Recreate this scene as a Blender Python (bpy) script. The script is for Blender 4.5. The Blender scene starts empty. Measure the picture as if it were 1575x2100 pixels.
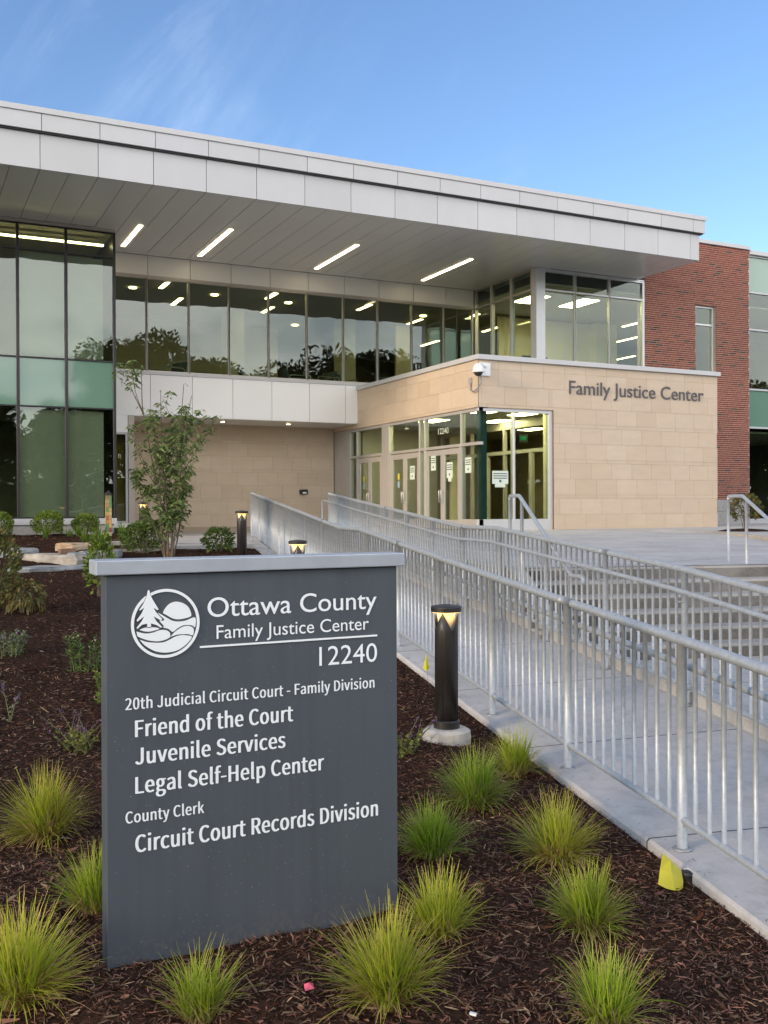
import bpy, math, random
import numpy as np
from mathutils import Vector, Matrix
R = math.radians
C = bpy.context.scene
COL = C.collection
random.seed(7); rng = np.random.default_rng(7)

# ------------------------------------------------------------------ camera
YAW, PIT, ROL = R(25.99845), R(-0.21869), R(0.222686)
def cam_axes():
    cy, sy = math.cos(YAW), math.sin(YAW)
    f = Vector((sy*math.cos(PIT), cy*math.cos(PIT), math.sin(PIT)))
    r = Vector((cy, -sy, 0)); d = f.cross(r)
    c, s = math.cos(ROL), math.sin(ROL)
    return c*r + s*d, -s*r + c*d, f
cr, cd, cf = cam_axes()
cam = bpy.data.cameras.new('camera'); co = bpy.data.objects.new('camera', cam); COL.objects.link(co)
co.matrix_world = Matrix(((cr.x, -cd.x, -cf.x, 0), (cr.y, -cd.y, -cf.y, 0), (cr.z, -cd.z, -cf.z, 0), (0, 0, 0, 1)))
cam.sensor_fit = 'VERTICAL'; cam.sensor_height = 36; cam.lens = 36*2040.15/2100
cam.clip_start = 0.05; cam.clip_end = 2000
C.camera = co

# ------------------------------------------------------------------ sky, sun, exposure
SUN_EL, SUN_AZ = 14.0, -101.0          # degrees; azimuth clockwise from +Y
w = bpy.data.worlds.new('World'); C.world = w; w.use_nodes = True
nt = w.node_tree; nt.nodes.clear()
sky = nt.nodes.new('ShaderNodeTexSky'); sky.sky_type = 'NISHITA'; sky.sun_disc = False
sky.sun_elevation = R(SUN_EL); sky.sun_rotation = R(SUN_AZ); sky.air_density = 1.0; sky.dust_density = 0.3; sky.ozone_density = 2.6
CLOUD = (13.0, 12.7, 12.4)
tc = nt.nodes.new('ShaderNodeTexCoord'); L = nt.links.new
def wn(t, **k):
    n = nt.nodes.new(t)
    for a, v in k.items(): setattr(n, a, v)
    return n
def noise(scale, detail, rough=.55, rot=(0, 0, 0), scl=(1, 1, 1), dist=0):
    m = wn('ShaderNodeMapping'); m.inputs['Rotation'].default_value = rot; m.inputs['Scale'].default_value = scl; L(tc.outputs['Generated'], m.inputs[0])
    n = wn('ShaderNodeTexNoise'); n.inputs['Scale'].default_value = scale; n.inputs['Detail'].default_value = detail; n.inputs['Roughness'].default_value = rough; n.inputs['Distortion'].default_value = dist
    L(m.outputs[0], n.inputs['Vector']); return n.outputs[0]
def rng_(src, a, b, c=0., d=1.):
    m = wn('ShaderNodeMapRange', interpolation_type='SMOOTHSTEP'); m.inputs[1].default_value = a; m.inputs[2].default_value = b; m.inputs[3].default_value = c; m.inputs[4].default_value = d; L(src, m.inputs[0]); return m.outputs[0]
def mul(a, b): m = wn('ShaderNodeMath', operation='MULTIPLY'); L(a, m.inputs[0]); L(b, m.inputs[1]); return m.outputs[0]
def mixc(f, a, colr): m = wn('ShaderNodeMix', data_type='RGBA'); L(f, m.inputs[0]); L(a, m.inputs[6]); m.inputs[7].default_value = (*colr, 1); return m.outputs[2]
hs = wn('ShaderNodeHueSaturation'); hs.inputs['Saturation'].default_value = 1.06; hs.inputs['Hue'].default_value = .508; L(sky.outputs[0], hs.inputs['Color'])
# thin cirrus wisps: noise drawn out along one wind direction
def vdot(v):
    m = wn('ShaderNodeVectorMath', operation='DOT_PRODUCT'); L(tc.outputs['Generated'], m.inputs[0]); m.inputs[1].default_value = v; return m.outputs['Value']
def lin(a, k):
    m = wn('ShaderNodeMath', operation='MULTIPLY'); L(a, m.inputs[0]); m.inputs[1].default_value = k; return m.outputs[0]
WIND = Vector((.5856, -.2867, .7582)); ACR = Vector((-.728, .215, .645)); ACR = (ACR-WIND*ACR.dot(WIND)).normalized(); DEP = WIND.cross(ACR)
cx = wn('ShaderNodeCombineXYZ'); L(lin(vdot(WIND), 3.4), cx.inputs[0]); L(lin(vdot(ACR), 13.0), cx.inputs[1]); L(lin(vdot(DEP), 4.0), cx.inputs[2])
wz = wn('ShaderNodeTexNoise'); wz.inputs['Scale'].default_value = 1.0; wz.inputs['Detail'].default_value = 7; wz.inputs['Roughness'].default_value = .62; wz.inputs['Distortion'].default_value = .6; L(cx.outputs[0], wz.inputs['Vector'])
wisp = mul(rng_(wz.outputs[0], .46, .85, 0, .28), rng_(noise(2.3, 3), .47, .66))
patch = rng_(vdot(tuple((cf+cr*(-420/2040)-cd*(1010/2040)).normalized())), .981, .9995, 0, .55)
wisp2 = mul(mul(rng_(wz.outputs[0], .42, .80, 0, .36), patch), rng_(noise(5.0, 5, .6), .36, .66, .15, 1))
mx_ = wn('ShaderNodeMath', operation='MAXIMUM'); L(wisp, mx_.inputs[0]); L(wisp2, mx_.inputs[1])
c1 = mixc(mx_.outputs[0], hs.outputs[0], (5.2, 5.9, 6.9))
# evening cloud opposite the building, added and brightened low down to light the front faces
sp = wn('ShaderNodeSeparateXYZ'); L(tc.outputs['Generated'], sp.inputs[0])
cloud_fill = mul(rng_(sp.outputs[1], .08, -.55), rng_(noise(2.2, 7, .6, scl=(1, 1, 3.2), dist=.3), .34, .60, .35, .92))
low = rng_(sp.outputs[2], .30, .85, 1.0, .35)
cloud_fill = mul(cloud_fill, low)
c2 = mixc(cloud_fill, c1, CLOUD)
bg = wn('ShaderNodeBackground'); bg.inputs[1].default_value = 0.15
out = wn('ShaderNodeOutputWorld'); L(c2, bg.inputs[0]); L(bg.outputs[0], out.inputs[0])
sd = bpy.data.lights.new('sun', 'SUN'); sd.energy = 1.25; sd.angle = R(8); sd.color = (1, .76, .52)
so = bpy.data.objects.new('sun', sd); COL.objects.link(so)
sv = Vector((math.sin(R(SUN_AZ))*math.cos(R(SUN_EL)), math.cos(R(SUN_AZ))*math.cos(R(SUN_EL)), math.sin(R(SUN_EL))))
so.rotation_euler = sv.to_track_quat('Z', 'Y').to_euler(); so.location = (-20, -5, 20)
C.view_settings.view_transform = 'Standard'; C.view_settings.look = 'None'; C.view_settings.gamma = 1; C.view_settings.exposure = 0.85
C.render.engine = 'CYCLES'; C.cycles.max_bounces = 8; C.cycles.transparent_max_bounces = 24; C.cycles.use_denoising = True
C.cycles.sample_clamp_indirect = 4; C.cycles.caustics_reflective = False; C.cycles.caustics_refractive = False

# ------------------------------------------------------------------ mesh helpers
class MB:
    def __init__(s): s.v = []; s.f = []; s.c = []; s.has = False
    def add(s, vs, fs, col=None):
        o = len(s.v); s.v.extend([tuple(p) for p in vs]); s.f.extend([tuple(i+o for i in f) for f in fs])
        if col is not None: s.has = True
        s.c.extend([col or (1, 1, 1)]*len(vs)); return s
    def box(s, x0, x1, y0, y1, z0, z1, col=None):
        return s.add([(x0,y0,z0),(x1,y0,z0),(x1,y1,z0),(x0,y1,z0),(x0,y0,z1),(x1,y0,z1),(x1,y1,z1),(x0,y1,z1)],
                     [(0,3,2,1),(4,5,6,7),(0,1,5,4),(1,2,6,5),(2,3,7,6),(3,0,4,7)], col)
    def quad(s, a, b, c, d, col=None): return s.add([a, b, c, d], [(0,1,2,3)], col)
    def tube(s, pts, r, n=10, cap=True, col=None):
        P = [Vector(p) for p in pts]; rs = r if isinstance(r, (list, tuple)) else [r]*len(P)
        vs = []; fs = []; up = None
        for i, p in enumerate(P):
            t = ((P[min(i+1, len(P)-1)] - p).normalized() + (p - P[max(i-1, 0)]).normalized())
            t = t.normalized() if t.length > 1e-9 else Vector((0,0,1))
            if up is None: up = Vector((0,0,1)) if abs(t.z) < .9 else Vector((1,0,0))
            a = t.cross(up).normalized(); b = a.cross(t).normalized(); up = b
            for k in range(n):
                q = 2*math.pi*k/n; vs.append(p + (a*math.cos(q) + b*math.sin(q))*rs[i])
        for i in range(len(P)-1):
            for k in range(n):
                fs.append((i*n+k, i*n+(k+1) % n, (i+1)*n+(k+1) % n, (i+1)*n+k))
        if cap: fs.append(tuple(range(n))); fs.append(tuple((len(P)-1)*n+k for k in reversed(range(n))))
        return s.add(vs, fs, col)
    def lathe(s, prof, n=24, cx=0, cy=0, a0=0, col=None):
        vs = []; fs = []
        for (r, z) in prof:
            for k in range(n):
                q = a0 + 2*math.pi*k/n; vs.append((cx + r*math.cos(q), cy + r*math.sin(q), z))
        for i in range(len(prof)-1):
            for k in range(n): fs.append((i*n+k, i*n+(k+1) % n, (i+1)*n+(k+1) % n, (i+1)*n+k))
        fs.append(tuple(reversed(range(n)))); fs.append(tuple((len(prof)-1)*n+k for k in range(n)))
        return s.add(vs, fs, col)
    def prism(s, poly, z0, z1, col=None):
        n = len(poly); z0f = z0 if callable(z0) else (lambda x, y: z0); z1f = z1 if callable(z1) else (lambda x, y: z1)
        vs = [(x, y, z0f(x, y)) for x, y in poly] + [(x, y, z1f(x, y)) for x, y in poly]
        return s.add(vs, [tuple(reversed(range(n))), tuple(range(n, 2*n))] + [(i, (i+1) % n, n+(i+1) % n, n+i) for i in range(n)], col)
    def plate(s, poly, y0, y1, col=None):            # outline in the XZ plane, thick along Y (y0 front)
        n = len(poly); vs = [(x, y0, z) for x, z in poly] + [(x, y1, z) for x, z in poly]
        return s.add(vs, [tuple(range(n)), tuple(reversed(range(n, 2*n)))] + [(i, n+i, n+(i+1) % n, (i+1) % n) for i in range(n)], col)
    def mesh(s, name, mat, smooth=False):
        me = bpy.data.meshes.new(name); me.from_pydata(s.v, [], s.f)
        if s.has:
            at = me.attributes.new('tone', 'FLOAT_COLOR', 'POINT')
            at.data.foreach_set('color', np.array([(c[0], c[1], c[2], 1) for c in s.c], dtype=np.float32).ravel())
        if smooth: me.polygons.foreach_set('use_smooth', [True]*len(me.polygons))
        if mat: me.materials.append(mat)
        return me
    def build(s, name, mat, parent=None, smooth=False, local=False):
        o = bpy.data.objects.new(name, s.mesh(name, mat, smooth)); COL.objects.link(o)
        if parent:
            o.parent = parent
            if not local: o.location = -wloc(parent)
        return o
def wloc(o):
    v = Vector(o.location)
    while o.parent: o = o.parent; v += o.location
    return v
def bevel(o, wd, seg=2):
    m = o.modifiers.new('bevel', 'BEVEL'); m.width = wd; m.segments = seg; m.limit_method = 'ANGLE'; return o
def tag(o, label=None, cat=None, group=None, kind=None):
    if label: o['label'] = label
    if cat: o['category'] = cat
    if group: o['group'] = group
    if kind: o['kind'] = kind
    return o
def empty(name, loc, label, cat, group=None, rz=0):
    o = bpy.data.objects.new(name, None); COL.objects.link(o); o.location = loc; o.rotation_euler.z = rz; o.empty_display_size = .1
    return tag(o, label, cat, group)
def copy_tree(o, parent=None):
    c = o.copy(); COL.objects.link(c); c.parent = parent
    for ch in list(o.children): copy_tree(ch, c)
    return c
def fast_mesh(name, V, F, mat, tone=None, smooth=False):
    me = bpy.data.meshes.new(name); V = np.asarray(V, np.float32); F = np.asarray(F, np.int32); n = F.shape[1]
    me.vertices.add(len(V)); me.vertices.foreach_set('co', V.ravel())
    me.loops.add(F.size); me.loops.foreach_set('vertex_index', F.ravel())
    me.polygons.add(len(F)); me.polygons.foreach_set('loop_start', np.arange(0, F.size, n, dtype=np.int32))
    me.update(calc_edges=True); me.validate()
    if tone is not None:
        at = me.attributes.new('tone', 'FLOAT_COLOR', 'POINT')
        at.data.foreach_set('color', np.concatenate([np.asarray(tone, np.float32), np.ones((len(V), 1), np.float32)], 1).ravel())
    if smooth: me.polygons.foreach_set('use_smooth', np.ones(len(F), bool))
    me.materials.append(mat); return me
def link(name, me, parent=None):
    o = bpy.data.objects.new(name, me); COL.objects.link(o); o.parent = parent; return o

# ------------------------------------------------------------------ materials
def new_mat(name):
    m = bpy.data.materials.new(name); m.use_nodes = True; n = m.node_tree; n.nodes.clear()
    o = n.nodes.new('ShaderNodeOutputMaterial'); return m, n, o
def pbr(name, col, rough=.5, metal=0, spec=.5, noise=0, nscale=8, bump=0, bscale=40, attr=False, col2=None, detail=5, stretch=(1,1,1), trans=0, emis=None, es=0, coat=0):
    m, n, o = new_mat(name); b = n.nodes.new('ShaderNodeBsdfPrincipled'); n.links.new(b.outputs[0], o.inputs[0])
    b.inputs['Roughness'].default_value = rough; b.inputs['Metallic'].default_value = metal; b.inputs['Specular IOR Level'].default_value = spec
    if coat: b.inputs['Coat Weight'].default_value = coat
    tcn = n.nodes.new('ShaderNodeTexCoord'); mpn = n.nodes.new('ShaderNodeMapping'); mpn.inputs['Scale'].default_value = stretch
    n.links.new(tcn.outputs['Object'], mpn.inputs[0])
    src = None
    if attr:
        a = n.nodes.new('ShaderNodeAttribute'); a.attribute_name = 'tone'; src = a.outputs['Color']
    if noise or col2:
        t = n.nodes.new('ShaderNodeTexNoise'); t.inputs['Scale'].default_value = nscale; t.inputs['Detail'].default_value = detail; t.inputs['Roughness'].default_value = .6
        n.links.new(mpn.outputs[0], t.inputs['Vector'])
        r_ = n.nodes.new('ShaderNodeMapRange'); r_.inputs[1].default_value = .32; r_.inputs[2].default_value = .68
        n.links.new(t.outputs[0], r_.inputs[0])
        mx = n.nodes.new('ShaderNodeMix'); mx.data_type = 'RGBA'; n.links.new(r_.outputs[0], mx.inputs[0])
        c2 = col2 or tuple(min(1, c*(1+noise)) for c in col); c1 = col if col2 else tuple(c*(1-noise) for c in col)
        mx.inputs[6].default_value = (*c1, 1); mx.inputs[7].default_value = (*c2, 1)
        if src:
            mm = n.nodes.new('ShaderNodeMix'); mm.data_type = 'RGBA'; mm.blend_type = 'MULTIPLY'; mm.inputs[0].default_value = 1
            n.links.new(src, mm.inputs[6]); n.links.new(mx.outputs[2], mm.inputs[7]); src = mm.outputs[2]
        else: src = mx.outputs[2]
    if src: n.links.new(src, b.inputs['Base Color'])
    else: b.inputs['Base Color'].default_value = (*col, 1)
    if bump:
        t = n.nodes.new('ShaderNodeTexNoise'); t.inputs['Scale'].default_value = bscale; t.inputs['Detail'].default_value = 6
        n.links.new(mpn.outputs[0], t.inputs['Vector'])
        bm = n.nodes.new('ShaderNodeBump'); bm.inputs['Strength'].default_value = bump; bm.inputs['Distance'].default_value = .01
        n.links.new(t.outputs[0], bm.inputs['Height']); n.links.new(bm.outputs[0], b.inputs['Normal'])
    if trans:
        tl = n.nodes.new('ShaderNodeBsdfTranslucent'); ms = n.nodes.new('ShaderNodeMixShader'); ms.inputs[0].default_value = trans
        if src: n.links.new(src, tl.inputs[0])
        else: tl.inputs[0].default_value = (*col, 1)
        n.links.new(b.outputs[0], ms.inputs[1]); n.links.new(tl.outputs[0], ms.inputs[2]); n.links.new(ms.outputs[0], o.inputs[0])
    if emis: b.inputs['Emission Color'].default_value = (*emis, 1); b.inputs['Emission Strength'].default_value = es
    return m
def emit(name, col, s):
    m, n, o = new_mat(name); e = n.nodes.new('ShaderNodeEmission'); e.inputs[0].default_value = (*col, 1); e.inputs[1].default_value = s
    n.links.new(e.outputs[0], o.inputs[0]); return m
def glass(name, tint, ior=1.7, warp=.0):
    m, n, o = new_mat(name)
    t = n.nodes.new('ShaderNodeBsdfTransparent'); t.inputs[0].default_value = (*tint, 1)
    g = n.nodes.new('ShaderNodeBsdfGlossy'); g.inputs['Roughness'].default_value = 0.0; g.inputs[0].default_value = (.93, .97, .97, 1)
    f = n.nodes.new('ShaderNodeFresnel'); ge = n.nodes.new('ShaderNodeNewGeometry'); io = n.nodes.new('ShaderNodeMapRange')
    io.inputs[3].default_value = ior; io.inputs[4].default_value = 1/ior; n.links.new(ge.outputs['Backfacing'], io.inputs[0]); n.links.new(io.outputs[0], f.inputs[0])
    mx = n.nodes.new('ShaderNodeMixShader'); n.links.new(f.outputs[0], mx.inputs[0]); n.links.new(t.outputs[0], mx.inputs[1]); n.links.new(g.outputs[0], mx.inputs[2])
    if warp:
        tcn = n.nodes.new('ShaderNodeTexCoord'); x = n.nodes.new('ShaderNodeTexNoise'); x.inputs['Scale'].default_value = 1.1; x.inputs['Detail'].default_value = 1
        n.links.new(tcn.outputs['Object'], x.inputs['Vector'])
        b = n.nodes.new('ShaderNodeBump'); b.inputs['Strength'].default_value = warp; b.inputs['Distance'].default_value = .02
        n.links.new(x.outputs[0], b.inputs['Height']); n.links.new(b.outputs[0], g.inputs['Normal'])
    n.links.new(mx.outputs[0], o.inputs[0]); return m
def concrete(name, c1, c2, joint=None, rot=0, rough=.8, off=(0, 0), axes='XY', stain=.35):
    m, n, o = new_mat(name); b = n.nodes.new('ShaderNodeBsdfPrincipled'); n.links.new(b.outputs[0], o.inputs[0]); b.inputs['Roughness'].default_value = rough
    b.inputs['Specular IOR Level'].default_value = .3
    tcn = n.nodes.new('ShaderNodeTexCoord')
    t = n.nodes.new('ShaderNodeTexNoise'); t.inputs['Scale'].default_value = .9; t.inputs['Detail'].default_value = 9; t.inputs['Roughness'].default_value = .65
    t2 = n.nodes.new('ShaderNodeTexNoise'); t2.inputs['Scale'].default_value = 60; t2.inputs['Detail'].default_value = 4
    n.links.new(tcn.outputs['Object'], t.inputs['Vector']); n.links.new(tcn.outputs['Object'], t2.inputs['Vector'])
    a = n.nodes.new('ShaderNodeMath'); a.operation = 'MULTIPLY_ADD'; a.inputs[1].default_value = .3; n.links.new(t2.outputs[0], a.inputs[0]); n.links.new(t.outputs[0], a.inputs[2])
    r_ = n.nodes.new('ShaderNodeMapRange'); r_.inputs[1].default_value = .65-stain*.6; r_.inputs[2].default_value = .65+stain*.5; n.links.new(a.outputs[0], r_.inputs[0])
    mx = n.nodes.new('ShaderNodeMix'); mx.data_type = 'RGBA'; mx.inputs[6].default_value = (*c1, 1); mx.inputs[7].default_value = (*c2, 1)
    n.links.new(r_.outputs[0], mx.inputs[0]); src = mx.outputs[2]; h = t2.outputs[0]
    if joint:
        mpn = n.nodes.new('ShaderNodeMapping'); mpn.inputs['Rotation'].default_value = (0, 0, rot); mpn.inputs['Location'].default_value = (*off, 0); n.links.new(tcn.outputs['Object'], mpn.inputs[0])
        sp = n.nodes.new('ShaderNodeSeparateXYZ'); n.links.new(mpn.outputs[0], sp.inputs[0])
        acc = None
        for ax in axes:
            d = n.nodes.new('ShaderNodeMath'); d.operation = 'PINGPONG'; d.inputs[1].default_value = joint/2; n.links.new(sp.outputs[ax], d.inputs[0])
            l = n.nodes.new('ShaderNodeMath'); l.operation = 'LESS_THAN'; l.inputs[1].default_value = .006; n.links.new(d.outputs[0], l.inputs[0])
            if acc is None: acc = l.outputs[0]
            else:
                q = n.nodes.new('ShaderNodeMath'); q.operation = 'MAXIMUM'; n.links.new(acc, q.inputs[0]); n.links.new(l.outputs[0], q.inputs[1]); acc = q.outputs[0]
        m2 = n.nodes.new('ShaderNodeMix'); m2.data_type = 'RGBA'; m2.inputs[7].default_value = (.09, .085, .08, 1); n.links.new(acc, m2.inputs[0]); n.links.new(src, m2.inputs[6]); src = m2.outputs[2]
    t3 = n.nodes.new('ShaderNodeTexNoise'); t3.inputs['Scale'].default_value = 7; t3.inputs['Detail'].default_value = 8; t3.inputs['Roughness'].default_value = .7; n.links.new(tcn.outputs['Object'], t3.inputs['Vector'])
    r3 = n.nodes.new('ShaderNodeMapRange'); r3.inputs[1].default_value = .30; r3.inputs[2].default_value = .52; r3.inputs[3].default_value = .78; n.links.new(t3.outputs[0], r3.inputs[0])
    m3 = n.nodes.new('ShaderNodeMix'); m3.data_type = 'RGBA'; m3.blend_type = 'MULTIPLY'; m3.inputs[0].default_value = 1; n.links.new(src, m3.inputs[6]); n.links.new(r3.outputs[0], m3.inputs[7]); src = m3.outputs[2]
    n.links.new(src, b.inputs['Base Color'])
    bm = n.nodes.new('ShaderNodeBump'); bm.inputs['Strength'].default_value = .15; bm.inputs['Distance'].default_value = .004; n.links.new(h, bm.inputs['Height']); n.links.new(bm.outputs[0], b.inputs['Normal'])
    return m
M = dict(
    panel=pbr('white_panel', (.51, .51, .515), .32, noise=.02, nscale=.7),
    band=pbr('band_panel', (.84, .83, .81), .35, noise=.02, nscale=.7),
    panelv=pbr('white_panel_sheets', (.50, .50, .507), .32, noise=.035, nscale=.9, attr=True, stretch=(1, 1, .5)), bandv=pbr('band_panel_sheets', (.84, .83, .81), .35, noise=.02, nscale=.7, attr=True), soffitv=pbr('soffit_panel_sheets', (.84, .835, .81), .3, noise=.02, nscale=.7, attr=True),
    joint=pbr('dark_joint', (.06, .06, .06), .8),
    soffit=pbr('soffit_panel', (.88, .875, .86), .24, noise=.02, nscale=.6, spec=.6),
    alu=pbr('aluminium', (.62, .62, .62), .38, metal=.35, noise=.03, nscale=3),
    alu_warm=pbr('champagne_aluminium', (.52, .49, .45), .38, metal=.35, noise=.03, nscale=3),
    black=pbr('black_frame', (.018, .018, .02), .4),
    lime=pbr('limestone', (1, 1, 1), .85, spec=.2, noise=.07, nscale=2.2, bump=.12, bscale=60, attr=True, stretch=(1, 1, 2.5)),
    limej=pbr('limestone_joint', (.40, .315, .235), .9),
    brick=pbr('brick', (1, 1, 1), .85, spec=.2, noise=.16, nscale=25, bump=.25, bscale=70, attr=True),
    mortar=pbr('mortar', (.52, .42, .34), .95, noise=.1, nscale=20),
    cmu=pbr('split_face_block', (.37, .355, .34), .9, noise=.12, nscale=10, bump=.5, bscale=18),
    glass=glass('tinted_glass', (.74, .80, .72), 1.75, .22),
    glass2=glass('clear_glass', (.80, .87, .80), 1.55, .08),
    spandrel=pbr('green_spandrel_glass', (.15, .27, .20), .06, spec=.6, coat=.6),
    blind=pbr('roller_blind', (.46, .44, .38), .9, noise=.04, nscale=2),
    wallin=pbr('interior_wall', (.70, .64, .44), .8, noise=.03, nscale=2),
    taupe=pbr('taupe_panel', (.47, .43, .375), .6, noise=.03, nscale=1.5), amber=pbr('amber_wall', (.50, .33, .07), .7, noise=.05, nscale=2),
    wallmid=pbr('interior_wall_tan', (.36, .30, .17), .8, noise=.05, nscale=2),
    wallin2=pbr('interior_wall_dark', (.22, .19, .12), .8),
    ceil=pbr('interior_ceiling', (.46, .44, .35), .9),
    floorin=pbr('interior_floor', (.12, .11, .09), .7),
    lamp=emit('lamp_warm', (1, .82, .50), 3), lamp_out=emit('lamp_soffit', (1, .80, .50), 5), lampin=emit('lamp_interior', (1, .80, .40), 9), lampoff=emit('lamp_office', (1, .83, .44), 16),
    lampb=emit('bollard_glow', (1, .60, .20), 5.0), refl=pbr('bollard_reflector', (.82, .68, .42), .5),
    exit=emit('exit_green', (.02, .9, .18), .35),
    galv=pbr('galvanised_steel', (.41, .435, .45), .46, metal=.32, noise=.11, nscale=30, detail=3, bump=.05, bscale=60),
    galvd=pbr('zinc_patch', (.34, .35, .36), .55, metal=.5, noise=.15, nscale=30),
    bronze=pbr('black_bronze', (.022, .019, .017), .38, spec=.6, noise=.1, nscale=6),
    signp=pbr('charcoal_sign_paint', (.073, .087, .103), .42, noise=.05, nscale=3, bump=.06, bscale=160),
    signx=None,
    signcap=pbr('silver_sign_cap', (.47, .51, .56), .40, metal=.3, noise=.06, nscale=7, bump=.05, bscale=60),
    drop=pbr('water_drop', (.34, .37, .40), .08, spec=.9),
    letter=pbr('white_letter', (.90, .945, .96), .45), edging=pbr('letter_edge', (.052, .060, .071), .6),  # dark outline shapes set behind the white letters and emblem
    letterd=pbr('dark_letter', (.085, .078, .085), .45),
    conc=concrete('plaza_concrete', (.39, .375, .355), (.54, .52, .49), 2.4, R(-15), off=(.4, .3)),
    concr=concrete('ramp_concrete', (.40, .385, .365), (.53, .51, .485), 1.55, R(11.5), off=(0, .25), axes='Y'),
    concw=concrete('wall_concrete', (.36, .34, .31), (.52, .50, .46)),
    concb=concrete('kerb_concrete', (.32, .28, .22), (.50, .45, .38)),
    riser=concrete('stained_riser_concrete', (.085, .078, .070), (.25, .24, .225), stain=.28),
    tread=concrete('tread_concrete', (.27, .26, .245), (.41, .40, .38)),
    footing=concrete('footing_concrete', (.42, .39, .34), (.60, .57, .51), stain=.5),
    soil=pbr('mulch_soil', (.016, .009, .006), .95, spec=.03, col2=(.060, .034, .024), nscale=26, bump=1.0, bscale=55),
    chip=pbr('mulch_chip', (1, 1, 1), .9, spec=.05, attr=True),
    grass=pbr('grass_blade', (1, 1, 1), .6, spec=.12, attr=True, trans=.4),
    leaf=pbr('leaf', (1, 1, 1), .5, spec=.35, attr=True, trans=.3),
    bark=pbr('bark', (.13, .10, .075), .9, noise=.3, nscale=30, bump=.4, bscale=50),
    rock=pbr('flagstone', (.24, .215, .18), .85, col2=(.48, .43, .36), nscale=4, bump=.5, bscale=14),
    rockg=pbr('bluestone', (.16, .17, .17), .8, col2=(.36, .37, .37), nscale=5, bump=.4, bscale=16),
    rockt=pbr('tan_boulder', (.32, .19, .09), .85, col2=(.52, .42, .30), nscale=3, bump=.5, bscale=12),
    brown=pbr('brown_brick', (.20, .12, .08), .9, noise=.2, nscale=14),
    flag=pbr('yellow_flag_plastic', (.80, .72, .06), .5, trans=.3), wire=pbr('flag_wire', (.25, .25, .24), .4, metal=.8),
    rubber=pbr('black_plastic', (.015, .015, .016), .45), white=pbr('white_plastic', (.75, .76, .76), .4), orange=pbr('orange_tag', (.85, .38, .03), .5), pink=pbr('pink_scrap', (.75, .12, .20), .6),
    paper=pbr('paper', (.62, .70, .60), .8), ink=pbr('ink', (.08, .10, .10), .8), yellow=pbr('yellow_sticker', (.62, .52, .06), .6), bluest=pbr('blue_sticker', (.30, .45, .55), .6),
    chair=pbr('grey_upholstery', (.10, .12, .13), .8, noise=.1, nscale=20), chrome=pbr('brushed_steel', (.5, .5, .48), .3, metal=.9),
    screen=pbr('dark_monitor', (.03, .035, .045), .35), teal=pbr('dark_teal_column', (.012, .05, .055), .35), mosaic=pbr('mosaic_tile', (1, 1, 1), .5, attr=True),
    lawn=pbr('far_lawn', (.035, .055, .018), .95, col2=(.06, .08, .03), nscale=.4), asphalt=pbr('asphalt', (.045, .045, .047), .9, noise=.2, nscale=3),
)

def sign_paint():
    m, n, o = new_mat('charcoal_sign_paint_weathered'); b = n.nodes.new('ShaderNodeBsdfPrincipled'); n.links.new(b.outputs[0], o.inputs[0])
    tcn = n.nodes.new('ShaderNodeTexCoord')
    def nz_(scl, sc, det):
        mp_ = n.nodes.new('ShaderNodeMapping'); mp_.inputs['Scale'].default_value = scl; n.links.new(tcn.outputs['Object'], mp_.inputs[0])
        t = n.nodes.new('ShaderNodeTexNoise'); t.inputs['Scale'].default_value = sc; t.inputs['Detail'].default_value = det; n.links.new(mp_.outputs[0], t.inputs['Vector']); return t.outputs[0]
    def mrg(s_, a, b_, c, d):
        r_ = n.nodes.new('ShaderNodeMapRange'); n.links.new(s_, r_.inputs[0])
        for i, v in enumerate((a, b_, c, d)): r_.inputs[i+1].default_value = v
        return r_.outputs[0]
    streak = mrg(nz_((26, 1, .8), 1.0, 4), .46, .74, 0, .30); cloud = mrg(nz_((1, 1, 1), 2.2, 5), .3, .7, 0, .22)
    mx = n.nodes.new('ShaderNodeMix'); mx.data_type = 'RGBA'; mx.inputs[6].default_value = (.075, .089, .105, 1); mx.inputs[7].default_value = (.052, .060, .070, 1); n.links.new(streak, mx.inputs[0])
    mx2 = n.nodes.new('ShaderNodeMix'); mx2.data_type = 'RGBA'; mx2.inputs[7].default_value = (.10, .112, .125, 1); n.links.new(cloud, mx2.inputs[0]); n.links.new(mx.outputs[2], mx2.inputs[6])
    sp_ = n.nodes.new('ShaderNodeSeparateXYZ'); n.links.new(tcn.outputs['Object'], sp_.inputs[0])
    hgt = mrg(sp_.outputs[2], -1.70, -1.56, 1, 0); spl_ = mrg(nz_((1, 1, 1), 55, 5), .50, .68, 0, .75)
    q = n.nodes.new('ShaderNodeMath'); q.operation = 'MULTIPLY'; n.links.new(hgt, q.inputs[0]); n.links.new(spl_, q.inputs[1])
    mx3 = n.nodes.new('ShaderNodeMix'); mx3.data_type = 'RGBA'; mx3.inputs[7].default_value = (.16, .13, .11, 1); n.links.new(q.outputs[0], mx3.inputs[0]); n.links.new(mx2.outputs[2], mx3.inputs[6])
    n.links.new(mx3.outputs[2], b.inputs['Base Color']); n.links.new(mrg(nz_((2, 1, .7), 3, 4), .3, .7, .34, .55), b.inputs['Roughness'])
    bp = n.nodes.new('ShaderNodeBump'); bp.inputs['Strength'].default_value = .05; bp.inputs['Distance'].default_value = .005; n.links.new(nz_((1, 1, 1), 160, 4), bp.inputs['Height']); n.links.new(bp.outputs[0], b.inputs['Normal'])
    return m
M['signx'] = sign_paint()

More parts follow.
